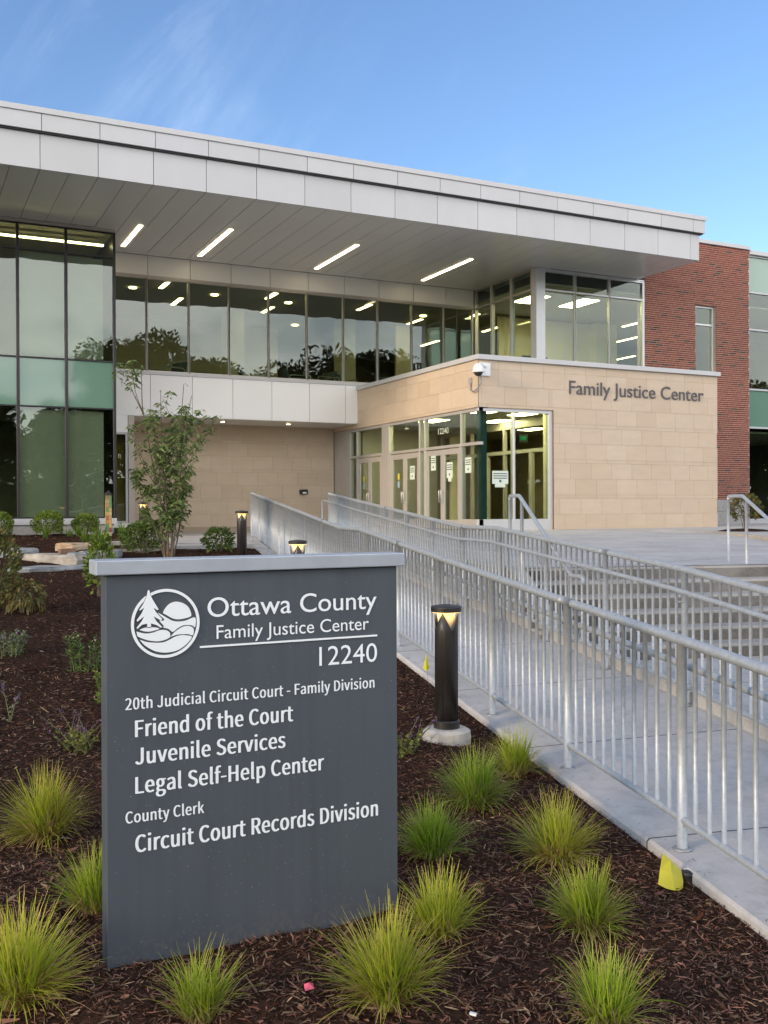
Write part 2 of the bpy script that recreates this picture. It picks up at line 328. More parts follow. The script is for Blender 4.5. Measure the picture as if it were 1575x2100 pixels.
# ------------------------------------------------------------------ level functions
def lerp_tab(y, ys, zs): return float(np.interp(y, ys, zs))
LY, LZ = [-6, 2, 3.66, 6.1, 10.2, 11.25, 19.74, 22], [-1.2, -.745, -.635, -.50, -.24, -.24, .32, .32]
RY, RZ = [-6, 2.5, 4, 5.68, 8.11, 9.4, 10.65, 18.92, 22], [-1.15, -.70, -.60, -.455, -.31, -.23, -.23, .30, .30]
def topL(y): return lerp_tab(y, LY, LZ)
def topR(y): return lerp_tab(y, RY, RZ)
def xL(y): return 3.36 + .2*(y-3.66)
def xR(y): return 5.2 + .208*(y-5.6)
GY, GZ = [-8, 2, 3.66, 6.1, 10.2, 11.25, 19.74, 25, 40], [-2.05, -1.79, -1.69, -1.55, -1.29, -1.28, -.70, -.62, -.62]
def gz(x, y): return lerp_tab(y, GY, GZ)
def sm(t): t = max(0, min(1, t)); return t*t*(3-2*t)
def plaza_z(x, y):
    zr = -.55 - .12*sm((19-y)/10) if y < 19 else -.55
    k = (1 - sm((x-8.6)/3.2))*sm((y-13)/5)
    return zr*(1-k) + (-.70)*k

# ------------------------------------------------------------------ ground, bed, paving
def sheet(name, mat, poly_fn, nu, nv, zf, kind='structure'):
    V = []; F = []
    for j in range(nv+1):
        for i in range(nu+1):
            x, y = poly_fn(i/nu, j/nv); V.append((x, y, zf(x, y)))
    for j in range(nv):
        for i in range(nu):
            a = j*(nu+1)+i; F.append((a, a+1, a+nu+2, a+nu+1))
    o = link(name, fast_mesh(name, V, F, mat, smooth=True)); tag(o, kind=kind); return o
g = MB(); g.quad((-400, -400, -2.3), (400, -400, -2.3), (400, 400, -2.3), (-400, 400, -2.3)); tag(g.build('ground', M['lawn']), kind='structure')
g = MB(); g.quad((-60, -26, -2.2), (90, -26, -2.2), (90, -8, -2.2), (-60, -8, -2.2)); tag(g.build('road', M['asphalt']), kind='structure')
def bumpn(x, y):
    return (.022*math.sin(3.1*x+1.3*math.sin(2.1*y)) * math.cos(2.7*y+x) + .012*math.sin(9.3*x+4*y) * math.sin(8.1*y-2.2*x))
def xbed(y):
    b = xL(y) - .085
    return b if y < 18.5 else b + (4.85-b)*sm((y-18.5)/.5)
def bed_z(x, y):
    e = sm((xbed(y)-x)/.25)
    z = gz(x, y) + .004 + (.004+bumpn(x, y))*e
    return z
def bed_pt(u, v):
    y = -6 + 31.2*(v**1.25); xr_ = xbed(y); x = xr_ - (xr_+14)*((1-u)**1.8); return x, y
sheet('soil', M['soil'], bed_pt, 150, 260, bed_z)
# ramp as one solid following both rails
ys = [-6+.25*i for i in range(int((19.9+6)/.25)+1)]
mb = MB(); V = []; F = []
for y in ys:
    zl, zr = topL(y)-1.0, topR(y)-1.0
    a, b = xL(y)-.10, xR(y)+.10
    V += [(a, y, -2.5), (a, y, zl-.015), (a+.015, y, zl), (b, y, zr), (b, y, -2.5)]
for i in range(len(ys)-1):
    for k in range(4): F.append((i*5+k, i*5+k+1, i*5+k+6, i*5+k+5))
n5 = (len(ys)-1)*5; F += [(0, 4, 3, 2), (0, 2, 1, 0)][:1] + [(n5+2, n5+3, n5+4, n5)]
mb.add(V, F); tag(mb.build('ramp', M['concr']), kind='structure')
# stairs frame
sa = R(15); U2 = Vector((math.cos(sa), -math.sin(sa))); V2 = Vector((math.sin(sa), math.cos(sa))); N0 = Vector((6.05, 9.22))
def st(u, v): p = N0 + U2*u + V2*v; return p.x, p.y
# plaza sheet bounded by stair nosing, ramp wall, building
def plaza_pt(u, v):
    # left edge: along the ramp wall from nosing up to y=19.9 ; right far
    y0 = N0.y; yl = y0 + (30-y0)*v
    xl = (xR(yl)+.22) if yl < 19.6 else (xR(19.6)+.22 - (xR(19.6)-4.6)*sm((yl-19.6)/.35))
    if v == 0: xl = N0.x
    xr_, yr_ = 24+8*v, 0
    px, py = st(21, 0)
    yr_ = py + (30-py)*v
    xr_ = px + (32-px)*v
    uu = u**1.4
    return xl + (xr_-xl)*uu, yl + (yr_-yl)*uu
sheet('plaza', M['conc'], plaza_pt, 70, 120, plaza_z)
mb = MB(); mb.quad((4.4, 18.7, -.705), (8.6, 18.7, -.705), (8.6, 29.6, -.705), (4.4, 29.6, -.705)); mb.quad((4.4, 18.7, -1.4), (8.6, 18.7, -1.4), (8.6, 18.7, -.705), (4.4, 18.7, -.705))
tag(mb.build('patio', M['conc']), kind='structure')
# stairs: treads and risers
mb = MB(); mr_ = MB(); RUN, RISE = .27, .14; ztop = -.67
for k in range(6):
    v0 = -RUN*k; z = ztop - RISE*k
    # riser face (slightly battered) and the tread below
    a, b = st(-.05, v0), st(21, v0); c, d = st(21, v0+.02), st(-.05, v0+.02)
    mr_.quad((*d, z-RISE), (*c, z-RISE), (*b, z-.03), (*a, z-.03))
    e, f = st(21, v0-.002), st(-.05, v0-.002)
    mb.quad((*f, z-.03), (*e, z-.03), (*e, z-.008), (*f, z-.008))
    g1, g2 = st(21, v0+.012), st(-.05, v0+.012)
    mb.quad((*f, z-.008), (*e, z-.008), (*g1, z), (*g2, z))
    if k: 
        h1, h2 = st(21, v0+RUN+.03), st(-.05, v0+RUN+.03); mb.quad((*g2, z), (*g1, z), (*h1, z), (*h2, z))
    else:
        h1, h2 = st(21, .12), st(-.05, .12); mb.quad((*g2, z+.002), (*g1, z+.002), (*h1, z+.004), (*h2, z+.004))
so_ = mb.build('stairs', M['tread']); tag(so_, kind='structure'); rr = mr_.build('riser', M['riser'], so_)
def walk_z(x, y): return min(-1.51, topR(y)-1.0-.035)
sheet('walkway', M['concr'], lambda u, v: ((xR(-6+15*v)+.02)*(1-u)+30*u, -6+15*v), 10, 40, walk_z)
# kerb / retaining wall on the right side of the ramp
mb = MB(); V = []; F = []; yy = [3.2+.2*i for i in range(84)]
for y in yy:
    base = topR(y)-1.0; t = base+.085
    if y > N0.y-.1: t = max(t, plaza_z(xR(y)+.2, y)+.012)
    elif y > N0.y-1.6: t = max(t, -.67 - (N0.y-y)*.52 + .05)
    x0 = xR(y)+.075; x1 = x0+.16
    V += [(x0, y, -2.5), (x0, y, t-.01), (x0+.012, y, t), (x1, y, t), (x1, y, -2.5)]
for i in range(len(yy)-1):
    for k in range(4): F.append((i*5+k, i*5+k+1, i*5+k+6, i*5+k+5))
F += [(0, 4, 3, 2, 1)]
mb.add(V, F); tag(mb.build('retaining_wall', M['concw']), 'low concrete wall with kerb edge between ramp and stairs', 'wall')
# raised pavement on the right with kerb
isl = [(14.2, 20.49), (15.0, 19.75), (15.75, 18.7), (16.12, 17.5), (16.02, 16.5), (15.5, 15.35), (14.85, 14.2), (14.0, 12.95), (13.0, 11.7), (11.8, 10.3), (12.4, 9.7), (30, 9.7), (30, 23.95), (20.16, 23.95), (20.16, 20.49)]
mb = MB(); mb.prism(isl, -.9, lambda x, y: -.545); bevel(tag(mb.build('pavement', M['concb']), kind='structure'), .02)
inner = [(x+.16, y) for x, y in isl[1:10]] + [(12.2, 10.0), (29.9, 10.0), (29.9, 23.9), (20.3, 23.9), (20.3, 20.3), (15.2, 20.3)]
mb = MB(); mb.prism(inner, -.7, -.541); tag(mb.build('pavement_top', M['conc']), kind='structure')

# ------------------------------------------------------------------ the building
B = empty('court_building', (14, 24, -.55), 'modern two storey court building with white canopy, limestone entrance and red brick end', 'building')
def stone(name, rects, face, tile=.655, base=-.55, rows=None):
    """limestone blocks: rects = list of (a0,a1,z0,z1); face(a,out,z)->xyz"""
    hs = rows or [.38, .40, .09, .40, .40, .09, .40, .40, .09, .40, .45, .41, .40, .4]
    mb = MB(); jb = MB()
    lv = [base]
    for h in hs: lv.append(lv[-1]+h)
    for (a0, a1, z0, z1) in rects:
        jb.add([face(a0+.01, .008, z0), face(a1-.01, .008, z0), face(a1-.01, .008, z1), face(a0+.01, .008, z1)], [(0, 1, 2, 3)])
        for k in range(len(lv)-1):
            b, t = max(lv[k], z0), min(lv[k+1], z1)
            if t-b < .02: continue
            off = (.33 if k % 2 else 0) + .17*((k*7) % 3)
            n0 = math.floor((a0-off)/tile)-1
            for i in range(n0, n0+int((a1-a0)/tile)+4):
                l, r = max(a0, off+i*tile), min(a1, off+(i+1)*tile)
                if hs[k] < .2: pass
                if r-l < .02: continue
                q = random.gauss(0, 1); w_ = random.random()
                c = (.595+.013*q, .475+.013*q+.006*w_, .353+.012*q+.012*w_)
                e = .0026; o_ = 0; d = .008
                la = l+(e if l > a0+.001 else 0); ra = r-(e if r < a1-.001 else 0); bz = b+e; tz = t-e
                mb.add([face(la, o_, bz), face(ra, o_, bz), face(ra, o_, tz), face(la, o_, tz), face(la, d, bz), face(ra, d, bz), face(ra, d, tz), face(la, d, tz)],
                       [(0, 1, 2, 3), (0, 4, 5, 1), (1, 5, 6, 2), (2, 6, 7, 3), (3, 7, 4, 0)], c)
    o = mb.build(name, M['lime'], B); j = jb.build('mortar_joint', M['limej'], o); return o
# stone entrance block
BX0, BX1, BY, BZ = 12.53, 20.17, 20.5, 3.57
stone('stone_wall', [(12.53, 14.70, 2.43, BZ), (14.70, BX1, -.60, BZ)], lambda a, o, z: (a, BY+o, z))
stone('stone_wall', [(BY, 27.5, 2.43, BZ), (27.5, 29.4, 2.43, 2.56)], lambda a, o, z: (12.53+o, a, z))
stone('stone_wall', [(5.8, 12.55, -.75, 2.56)], lambda a, o, z: (a, 29.4+o, z))
mb = MB(); mb.box(12.55, 14.7, 20.52, 20.7, 2.43, BZ); mb.box(14.72, BX1-.002, 20.52, 20.8, -.7, BZ); mb.box(12.55, 12.8, 20.7, 29.4, 2.44, BZ)
mb.box(BX1-.2, BX1-.001, 20.8, 24, -.7, BZ); mb.box(14.70, 14.72, 20.5, 20.8, -.6, 2.43); mb.box(12.53, 12.8, 20.5, 29.4, 2.42, 2.428)
mb.box(12.55, 14.7, 20.5, 20.7, 2.42, 2.428)
mb.build('wall_core', M['limej'], B)
mb = MB(); mb.box(12.8, BX1-.05, 20.6, 24.0, 3.40, 3.5); mb.build('roof', M['joint'], B)
mb = MB(); mb.box(12.47, BX1+.07, 20.43, 20.75, 3.572, 3.69); mb.box(12.47, 12.8, 20.752, 27.45, 3.572, 3.69); mb.box(BX1-.2, BX1+.07, 20.752, 23.95, 3.572, 3.69)
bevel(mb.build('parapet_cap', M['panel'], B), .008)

# brick end wall
def bricks(name, rects, face, L_=.292, Hc=.0665, gp=.0165):
    mb = MB(); jb = MB()
    for (a0, a1, z0, z1) in rects:
        jb.add([face(a0, .009, z0), face(a1, .009, z0), face(a1, .009, z1), face(a0, .009, z1)], [(0, 1, 2, 3)])
        k0 = math.floor(z0/Hc)
        for k in range(k0, int(z1/Hc)+1):
            b, t = max(k*Hc+gp, z0), min((k+1)*Hc, z1)
            if t-b < .015: continue
            off = (k % 3)*L_/3*1.0 + (.05 if k % 2 else 0)
            n0 = math.floor((a0-off)/L_)-1
            for i in range(n0, n0+int((a1-a0)/L_)+4):
                l, r = max(a0, off+i*L_+gp), min(a1, off+(i+1)*L_)
                if r-l < .02: continue
                if random.random() < .06: c = (.10, .06, .05)
                else:
                    q = random.gauss(0, .11); c = (.275*(1+q), .086*(1+q*1.2), .057*(1+q))
                mb.add([face(l, 0, b), face(r, 0, b), face(r, 0, t), face(l, 0, t), face(l, .01, b), face(r, .01, b), face(r, .01, t), face(l, .01, t)],
                       [(0, 1, 2, 3), (0, 4, 5, 1), (1, 5, 6, 2), (2, 6, 7, 3), (3, 7, 4, 0)], c)
    o = mb.build(name, M['brick'], B); jb.build('mortar', M['mortar'], o); return o
bricks('brick_wall', [(20.66, 22.70, .23, 8.38), (22.70, 23.58, .23, 3.55), (22.70, 23.58, 6.42, 8.38), (23.58, 25.0, .23, 8.38)], lambda a, o, z: (a, 24+o, z))
bricks('window_reveal', [(24.02, 24.2, 3.55, 6.42)], lambda a, o, z: (23.58-o+.0, a, z))
mb = MB(); mb.box(20.66, 22.7, 24.012, 24.35, -.7, 8.4); mb.box(23.60, 24.99, 24.012, 24.35, -.7, 8.4); mb.box(22.7, 23.6, 24.012, 24.35, -.7, 3.55); mb.box(22.7, 23.6, 24.012, 24.35, 6.42, 8.4); mb.build('wall_core', M['mortar'], B)
mb = MB(); mb.box(20.17, 25.0, 23.98, 24.012, -.7, -.15); mb.box(20.17, 25.0, 23.98, 24.012, -.14, .23); bevel(mb.build('block_base', M['cmu'], B), .006)
mb = MB(); mb.box(20.6, 25.03, 23.95, 24.5, 8.382, 8.5); bevel(mb.build('parapet_cap', M['panel'], B), .006)

# canopy
FY, SZ = 21.43, 6.98
JX = [-4.335+1.163*i for i in range(22)]; JX = [x for x in JX if x < 20.2]
JX = [2.64+1.163*i for i in range(-7, 16)]; JX = [x for x in JX if x < 20.3] 
def panels(edges, z0, z1, y, th, gap=.012):
    mb = MB()
    for a, b in zip(edges[:-1], edges[1:]):
        q = 1+random.gauss(0, .022); mb.box(a+gap/2, b-gap/2, y, y+th, z0, z1, (q, q, q*(1+random.gauss(0, .004))))
    return mb
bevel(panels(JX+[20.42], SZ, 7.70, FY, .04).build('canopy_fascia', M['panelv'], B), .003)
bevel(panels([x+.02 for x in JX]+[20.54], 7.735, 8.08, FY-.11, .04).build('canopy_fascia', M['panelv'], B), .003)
mb = MB(); mb.box(-6, 20.40, FY+.042, 27.4, SZ+.06, 7.7); mb.box(-6, 20.50, FY-.06, 30, 7.705, 8.07); mb.build('canopy_core', M['joint'], B)
mb = MB(); mb.box(20.401, 20.42, FY+.042, 23.99, SZ, 7.70); mb.box(20.505, 20.54, FY-.06, 30, 7.735, 8.08); mb.build('canopy_end', M['panel'], B)
mb = MB(); mb.box(-6, 20.57, FY-.14, 30, 8.082, 8.2); bevel(mb.build('canopy_cap', M['panel'], B), .006)
# soffit of narrow boards
mb = MB(); sx = [2.64+.5815*i for i in range(-14, 31)]; sx = [x for x in sx if x < 20.4]+[20.40]
for a, b in zip(sx[:-1], sx[1:]):
    for (y0, y1) in ((FY+.045, 22.75), (22.752, 24.05), (24.052, 25.23), (25.232, 27.44)):
        if b <= 4.9 and y0 > 25.2: continue
        if a < 5.45 and b > 4.87 and y1 > 24.6 and False: continue
        if a >= 16.6 and y0 > 24.0: continue
        mb.box(a+.006, b-.006, y0, min(y1, 23.98 if a >= 16.6 else 99), SZ, SZ+.03)
bevel(mb.build('soffit', M['soffit'], B), .002, 1)
mb = MB(); mb.box(-6, 20.39, FY+.05, 25.2, SZ+.034, SZ+.05); mb.box(4.9, 16.6, 25.2, 27.44, SZ+.034, SZ+.05); mb.build('soffit_backing', M['joint'], B)

# main upper wall: header panels, windows, white band
WY = 27.5
MX = [4.9, 6.16, 7.34, 8.51, 9.70, 10.89, 12.07, 13.215, 14.395, 15.545, 16.6]
HX = [4.9, 6.19, 7.38, 8.565, 9.74, 10.925, 12.095, 13.25, 14.445, 15.60, 16.63]
bevel(panels(HX, 6.44, 6.975, WY-.04, .04, .014).build('header_panel', M['soffitv'], B), .002, 1)
mb = MB(); mb.box(4.9, 16.62, WY, WY+.3, 6.43, 7.6); mb.box(4.9, 12.53, WY+.02, WY+.32, 2.6, 3.71); mb.build('wall_core', M['joint'], B)
mb = MB(); mb.box(4.9, 16.63, WY-.055, WY+.1, 6.385, 6.436); mb.build('header_trim', M['alu_warm'], B)
bevel(panels([4.9, 6.25, 7.43, 8.605, 9.785, 10.96, 12.127, 12.53], 2.57, 3.71, WY-.02, .03, .012).build('white_band', M['bandv'], B), .003)
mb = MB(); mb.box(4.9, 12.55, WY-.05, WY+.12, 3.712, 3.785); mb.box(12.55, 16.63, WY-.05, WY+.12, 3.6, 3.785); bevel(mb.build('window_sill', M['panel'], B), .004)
mb = MB(); mb.box(4.9, 12.53, WY+.012, 29.4, 2.56, 2.58); mb.build('lower_soffit', M['soffit'], B)
def skew(p, ax):
    """no pane sits perfectly true: lean its corners by a millimetre or two"""
    a, b = random.gauss(0, .0022), random.gauss(0, .0016); o = 1-ax
    c = [sum(v[i] for v in p.v)/len(p.v) for i in range(3)]
    p.v = [tuple(v[i]+(a*(v[o]-c[o])+b*(v[2]-c[2]) if i == ax else 0) for i in range(3)) for v in p.v]; return p
def window(x0, x1, z0, z1, y, m='alu_warm', fw=.05, name='window', panem='glass', rails=(), d=.12):
    mb = MB(); mb.box(x0, x0+fw, y, y+d, z0, z1); mb.box(x1-fw, x1, y, y+d, z0, z1); mb.box(x0+fw, x1-fw, y+.003, y+d-.003, z0, z0+fw); mb.box(x0+fw, x1-fw, y+.003, y+d-.003, z1-fw, z1)
    zs = [z0+fw]
    for r in rails: mb.box(x0+fw, x1-fw, y+.003, y+d-.003, r-fw/2, r+fw/2); zs += [r-fw/2, r+fw/2]
    zs.append(z1-fw)
    o = bevel(mb.build(name, M[m], B), .004, 1)
    ms = panem if isinstance(panem, (list, tuple)) else [panem]*(len(zs)//2)
    for i in range(0, len(zs), 2):
        p = MB(); yy_ = y+d*.45; p.box(x0+fw-.004, x1-fw+.004, yy_, yy_+.012, zs[i]-.004, zs[i+1]+.004); skew(p, 1).build('pane', M[ms[i//2]], o)
    return o
for a, b in zip(MX[:-1], MX[1:]): window(a-.018, b+.018-.001, 3.785, 6.384, WY-.03, fw=.042, d=.11 if a != 4.9 else .112)
# curtain wall on the left, black frame
CY = 25.3
CX = [-3.1, -1.97, -.83, .31, 1.45, 2.59, 3.71, 4.87]
for a, b in zip(CX[:-1], CX[1:]):
    window(a-.001, b-.0005, -.22, 6.9, CY, m='black', fw=.036, panem=['glass', 'spandrel', 'glass', 'glass'], rails=(2.50, 3.68, 6.28), d=.1)
mb = MB(); mb.box(-6, 4.89, CY-.05, CY+.1, 6.902, 6.985); mb.build('curtain_wall_trim', M['alu_warm'], B)
mb = MB(); mb.box(4.87, 4.90, CY, 27.44, -.3, 6.95); mb.build('curtain_wall_return', M['black'], B)
mb = MB(); mb.box(-6, 4.9, CY-.04, CY+.1, -.295, -.222); mb.box(-6, 4.9, CY-.07, CY+.1, -.372, -.297); bevel(mb.build('curtain_wall_sill', M['panel'], B), .005)
mb = MB(); x = -6
while x < 4.7: mb.box(x, min(x+.6, 4.9)-.006, CY-.03, CY+.1, -1.0, -.374); x += .6
bevel(mb.build('block_base', M['cmu'], B), .012)
for i, (a, b) in enumerate(((2.6, 3.69), (3.72, 4.62))):
    mb = MB(); mb.box(a, b, CY+.18, CY+.19, -.26, 2.44); mb.build('roller_blind', M['blind'], B)
    mb = MB(); mb.box(a, b, CY+.18, CY+.19, 3.74, 6.25); mb.build('roller_blind', M['blind'], B)
# narrow amber window beside the curtain wall under the white band
window(4.92, 5.62, -.38, 2.1, 27.45, m='panel', fw=.06, panem='glass', d=.1)
mb = MB(); mb.box(4.9, 5.62, 27.45, 27.6, 2.1, 2.56); mb.box(4.9, 5.64, 27.43, 27.6, -.5, -.385); mb.build('window_trim', M['soffit'], B)
mb = MB(); mb.box(5.64, 5.8, 27.45, 29.5, -.75, 2.558); mb.build('return_wall', M['taupe'], B)
mb = MB(); mb.box(4.91, 5.62, 27.95, 28.0, -.42, 2.5); mb.build('interior_wall', M['amber'], B)
# corner window bay above the stone block
for a, b in ((16.93, 18.05), (18.05, 19.32), (19.32, 20.60)):
    window(a-.02, b+.02-.001, 3.6, 6.93, 24.0, m='alu', fw=.05, rails=(6.36,), panem=['glass2', 'glass2'])
mb = MB(); mb.box(16.65, 16.91, 24.0, 24.12, 3.6, 6.975); mb.box(16.65, 16.76, 24.121, 24.26, 3.6, 6.975); mb.box(16.912, 20.64, 24.0, 24.12, 6.932, 6.975); mb.box(20.622, 20.655, 24.005, 24.12, 3.6, 6.93); bevel(mb.build('corner_post', M['alu'], B), .004, 1)
def window_x(y0, y1, z0, z1, x, m='alu_warm', fw=.05, name='window', panem='glass2', rails=(), d=.12):
    mb = MB(); mb.box(x, x+d, y0, y0+fw, z0, z1); mb.box(x, x+d, y1-fw, y1, z0, z1); mb.box(x+.003, x+d-.003, y0+fw, y1-fw, z0, z0+fw); mb.box(x+.003, x+d-.003, y0+fw, y1-fw, z1-fw, z1)
    zs = [z0+fw]
    for r in rails: mb.box(x+.003, x+d-.003, y0+fw, y1-fw, r-fw/2, r+fw/2); zs += [r-fw/2, r+fw/2]
    zs.append(z1-fw); o = bevel(mb.build(name, M[m], B), .004, 1)
    for i in range(0, len(zs), 2):
        p = MB(); p.box(x+d*.45, x+d*.45+.012, y0+fw-.004, y1-fw+.004, zs[i]-.004, zs[i+1]+.004); skew(p, 0).build('pane', M[panem], o)
    return o
for a, b in ((24.26, 25.36), (25.36, 26.47), (26.47, 27.46)): window_x(a, b-.001, 3.6, 6.97, 16.65, rails=(6.38,))
# brick wall window
window(22.71, 23.56, 3.56, 6.41, 24.10, m='alu', fw=.06, rails=(5.82,), panem='glass2', d=.1)
# right-hand glazed wing
for a, b in ((25.0, 27.2), (27.2, 29.4)):
    window(a, b-.001, -.45, 8.25, 24.05, m='panel', fw=.06, rails=(2.60, 3.85, 5.81, 7.03), panem=['glass', 'spandrel', 'glass2', 'glass2', 'spandrel'])
mb = MB(); mb.box(25.03, 31, 23.95, 24.5, 8.252, 8.38); mb.box(25.0, 31, 23.98, 24.3, -.62, -.452); mb.build('parapet_cap', M['panel'], B)
mb = MB(); mb.box(25.0, 31, 24.18, 24.2, 2.66, 3.80); mb.build('spandrel_backing', M['joint'], B)
# rear closing walls, roofs, floors, ceilings, interior
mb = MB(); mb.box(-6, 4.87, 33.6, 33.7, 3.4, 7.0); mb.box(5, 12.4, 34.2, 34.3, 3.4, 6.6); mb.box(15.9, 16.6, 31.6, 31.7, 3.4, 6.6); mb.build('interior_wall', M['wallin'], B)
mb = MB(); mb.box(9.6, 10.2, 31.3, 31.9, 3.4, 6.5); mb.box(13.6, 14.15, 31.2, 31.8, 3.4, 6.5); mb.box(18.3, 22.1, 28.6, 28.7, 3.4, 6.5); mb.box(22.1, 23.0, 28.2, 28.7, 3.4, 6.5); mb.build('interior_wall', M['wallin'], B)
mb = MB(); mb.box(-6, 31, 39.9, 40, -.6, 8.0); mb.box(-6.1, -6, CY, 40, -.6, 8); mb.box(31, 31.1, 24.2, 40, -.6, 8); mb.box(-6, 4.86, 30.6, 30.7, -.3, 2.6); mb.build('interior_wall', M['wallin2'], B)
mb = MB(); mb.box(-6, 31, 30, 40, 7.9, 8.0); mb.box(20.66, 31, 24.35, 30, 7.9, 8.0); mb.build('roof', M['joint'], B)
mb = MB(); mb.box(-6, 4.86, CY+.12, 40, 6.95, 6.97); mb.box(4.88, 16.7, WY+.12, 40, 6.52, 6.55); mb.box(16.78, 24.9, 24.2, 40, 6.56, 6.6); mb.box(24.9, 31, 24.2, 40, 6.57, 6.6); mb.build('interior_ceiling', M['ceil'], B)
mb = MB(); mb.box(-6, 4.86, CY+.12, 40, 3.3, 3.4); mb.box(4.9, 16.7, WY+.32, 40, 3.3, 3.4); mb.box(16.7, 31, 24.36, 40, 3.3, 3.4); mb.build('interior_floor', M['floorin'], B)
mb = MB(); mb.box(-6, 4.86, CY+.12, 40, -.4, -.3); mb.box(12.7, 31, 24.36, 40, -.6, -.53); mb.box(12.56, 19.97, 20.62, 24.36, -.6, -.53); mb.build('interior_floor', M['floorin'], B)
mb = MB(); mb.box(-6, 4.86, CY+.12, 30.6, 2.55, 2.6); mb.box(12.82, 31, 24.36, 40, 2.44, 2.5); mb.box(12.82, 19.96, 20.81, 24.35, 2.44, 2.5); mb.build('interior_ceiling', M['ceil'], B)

# entrance storefront on the left face of the stone block (x = 12.53)
SX = 12.56
def door_leaf(y0, y1, hinge_low, ptr):
    z0, z1 = -.54, 1.50; fw = .10; mb = MB(); x0, x1 = SX+.02, SX+.07
    mb.box(x0, x1, y0, y0+fw, z0, z1); mb.box(x0, x1, y1-fw, y1, z0, z1); mb.box(x0+.002, x1-.002, y0+fw, y1-fw, z1-.14, z1); mb.box(x0+.002, x1-.002, y0+fw, y1-fw, z0, z0+.24)
    d = bevel(mb.build('door', M['alu_warm'], B), .006)
    p = MB(); p.box(x0+.02, x0+.03, y0+fw-.004, y1-fw+.004, z0+.24, z1-.14); p.build('pane', M['glass2'], d)
    yh = (y0+.05) if hinge_low else (y1-.05); h = MB()
    h.tube([(x0, yh, .15), (x0-.07, yh, .15), (x0-.075, yh, .17), (x0-.075, yh, .43), (x0-.07, yh, .45), (x0, yh, .45)], .013, 8); h.build('handle', M['chrome'], d, smooth=True)
    return d
pairs = [(21.44, 23.27), (23.60, 25.37), (25.92, 27.60)]
for (a, b) in pairs:
    m_ = (a+b)/2; door_leaf(a+.05, m_-.005, False, 0); door_leaf(m_+.005, b-.05, True, 0)
mb = MB()
posts = [20.5, 21.40, 23.28, 23.56, 25.40, 25.86, 27.62, 28.14]
for y in (21.37, 23.27, 23.56): mb.box(SX, SX+.13, y, y+.05, -.55, 2.42)
mb.box(SX-.01, SX+.13, 25.40, 25.87, -.55, 2.42); mb.box(SX, SX+.13, 27.62, 27.67, -.55, 2.42); mb.box(SX, SX+.13, 28.14, 28.2, -.55, 2.42); mb.box(SX+.01, SX+.13, 28.2, 29.4, -.6, 2.42)
for a, b in ((20.53, 21.37), (21.42, 23.27), (23.32, 23.56), (23.61, 25.40), (25.87, 27.62), (27.67, 28.14)):
    mb.box(SX+.003, SX+.127, a, b, 2.34, 2.418); mb.box(SX+.003, SX+.127, a, b, 1.525, 1.60)
for a, b in ((20.53, 21.37), (23.32, 23.56), (27.67, 28.14)): mb.box(SX+.003, SX+.127, a, b, -.55, -.28)
for a, b in pairs:
    mb.box(SX+.01, SX+.12, a-.02+.0, a+.045, -.55, 1.525); mb.box(SX+.01, SX+.12, b-.045, b+.02, -.55, 1.525)
sf = bevel(mb.build('storefront_frame', M['alu_warm'], B), .004, 1)
for a, b, z0, z1 in ((20.53, 21.37, 1.6, 2.34), (21.42, 23.27, 1.6, 2.34), (23.32, 23.56, 1.6, 2.34), (23.61, 25.4, 1.6, 2.34), (25.87, 27.62, 1.6, 2.34), (27.67, 28.14, 1.6, 2.34), (20.53, 21.37, -.28, 1.525), (23.32, 23.56, -.28, 1.525), (27.67, 28.14, -.28, 1.525)):
    p = MB(); p.box(SX+.05, SX+.06, a, b, z0, z1); p.build('pane', M['glass2'], sf)
# front glazing of the entrance corner
mb = MB(); mb.box(12.555, 14.70, 20.53, 20.64, 2.34, 2.42); mb.box(12.555, 14.70, 20.53, 20.64, -.58, -.28); mb.box(14.60, 14.699, 20.532, 20.64, -.28, 2.34); mb.box(13.55, 13.605, 20.532, 20.64, -.28, 2.34)
ff = bevel(mb.build('storefront_frame', M['alu'], B), .004, 1)
for a, b in ((12.585, 13.55), (13.605, 14.60)):
    p = MB(); p.box(a, b, 20.575, 20.587, -.28, 2.34); p.build('pane', M['glass2'], ff)
mb = MB(); mb.box(12.72, 12.90, 20.72, 20.9, -.53, 2.44); mb.build('corner_column', M['teal'], B)
# inner vestibule partition and doors
mb = MB()
for y in (20.9, 21.6, 23.4, 23.8, 25.6, 27.4): mb.box(15.4, 15.5, y, y+.08, -.53, 2.44)
mb.box(15.403, 15.497, 20.9, 27.4, 1.5, 1.6); mb.box(15.403, 15.497, 20.9, 27.4, 2.2, 2.44)
for y in (22.45, 24.7): mb.box(15.403, 15.497, y, y+.14, -.53, 1.5)
mb.box(12.8, 15.4, 27.7, 27.8, -.53, 2.44)
mb.build('inner_partition', M['alu_warm'], B)
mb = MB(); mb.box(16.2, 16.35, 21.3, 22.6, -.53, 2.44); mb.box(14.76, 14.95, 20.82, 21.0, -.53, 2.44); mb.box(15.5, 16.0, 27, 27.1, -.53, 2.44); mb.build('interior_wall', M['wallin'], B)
mb = MB(); mb.box(19.5, 19.6, 21, 39, -.53, 2.44); mb.box(12.7, 19.5, 31, 31.1, -.53, 2.44); mb.build('interior_wall', M['wallmid'], B)

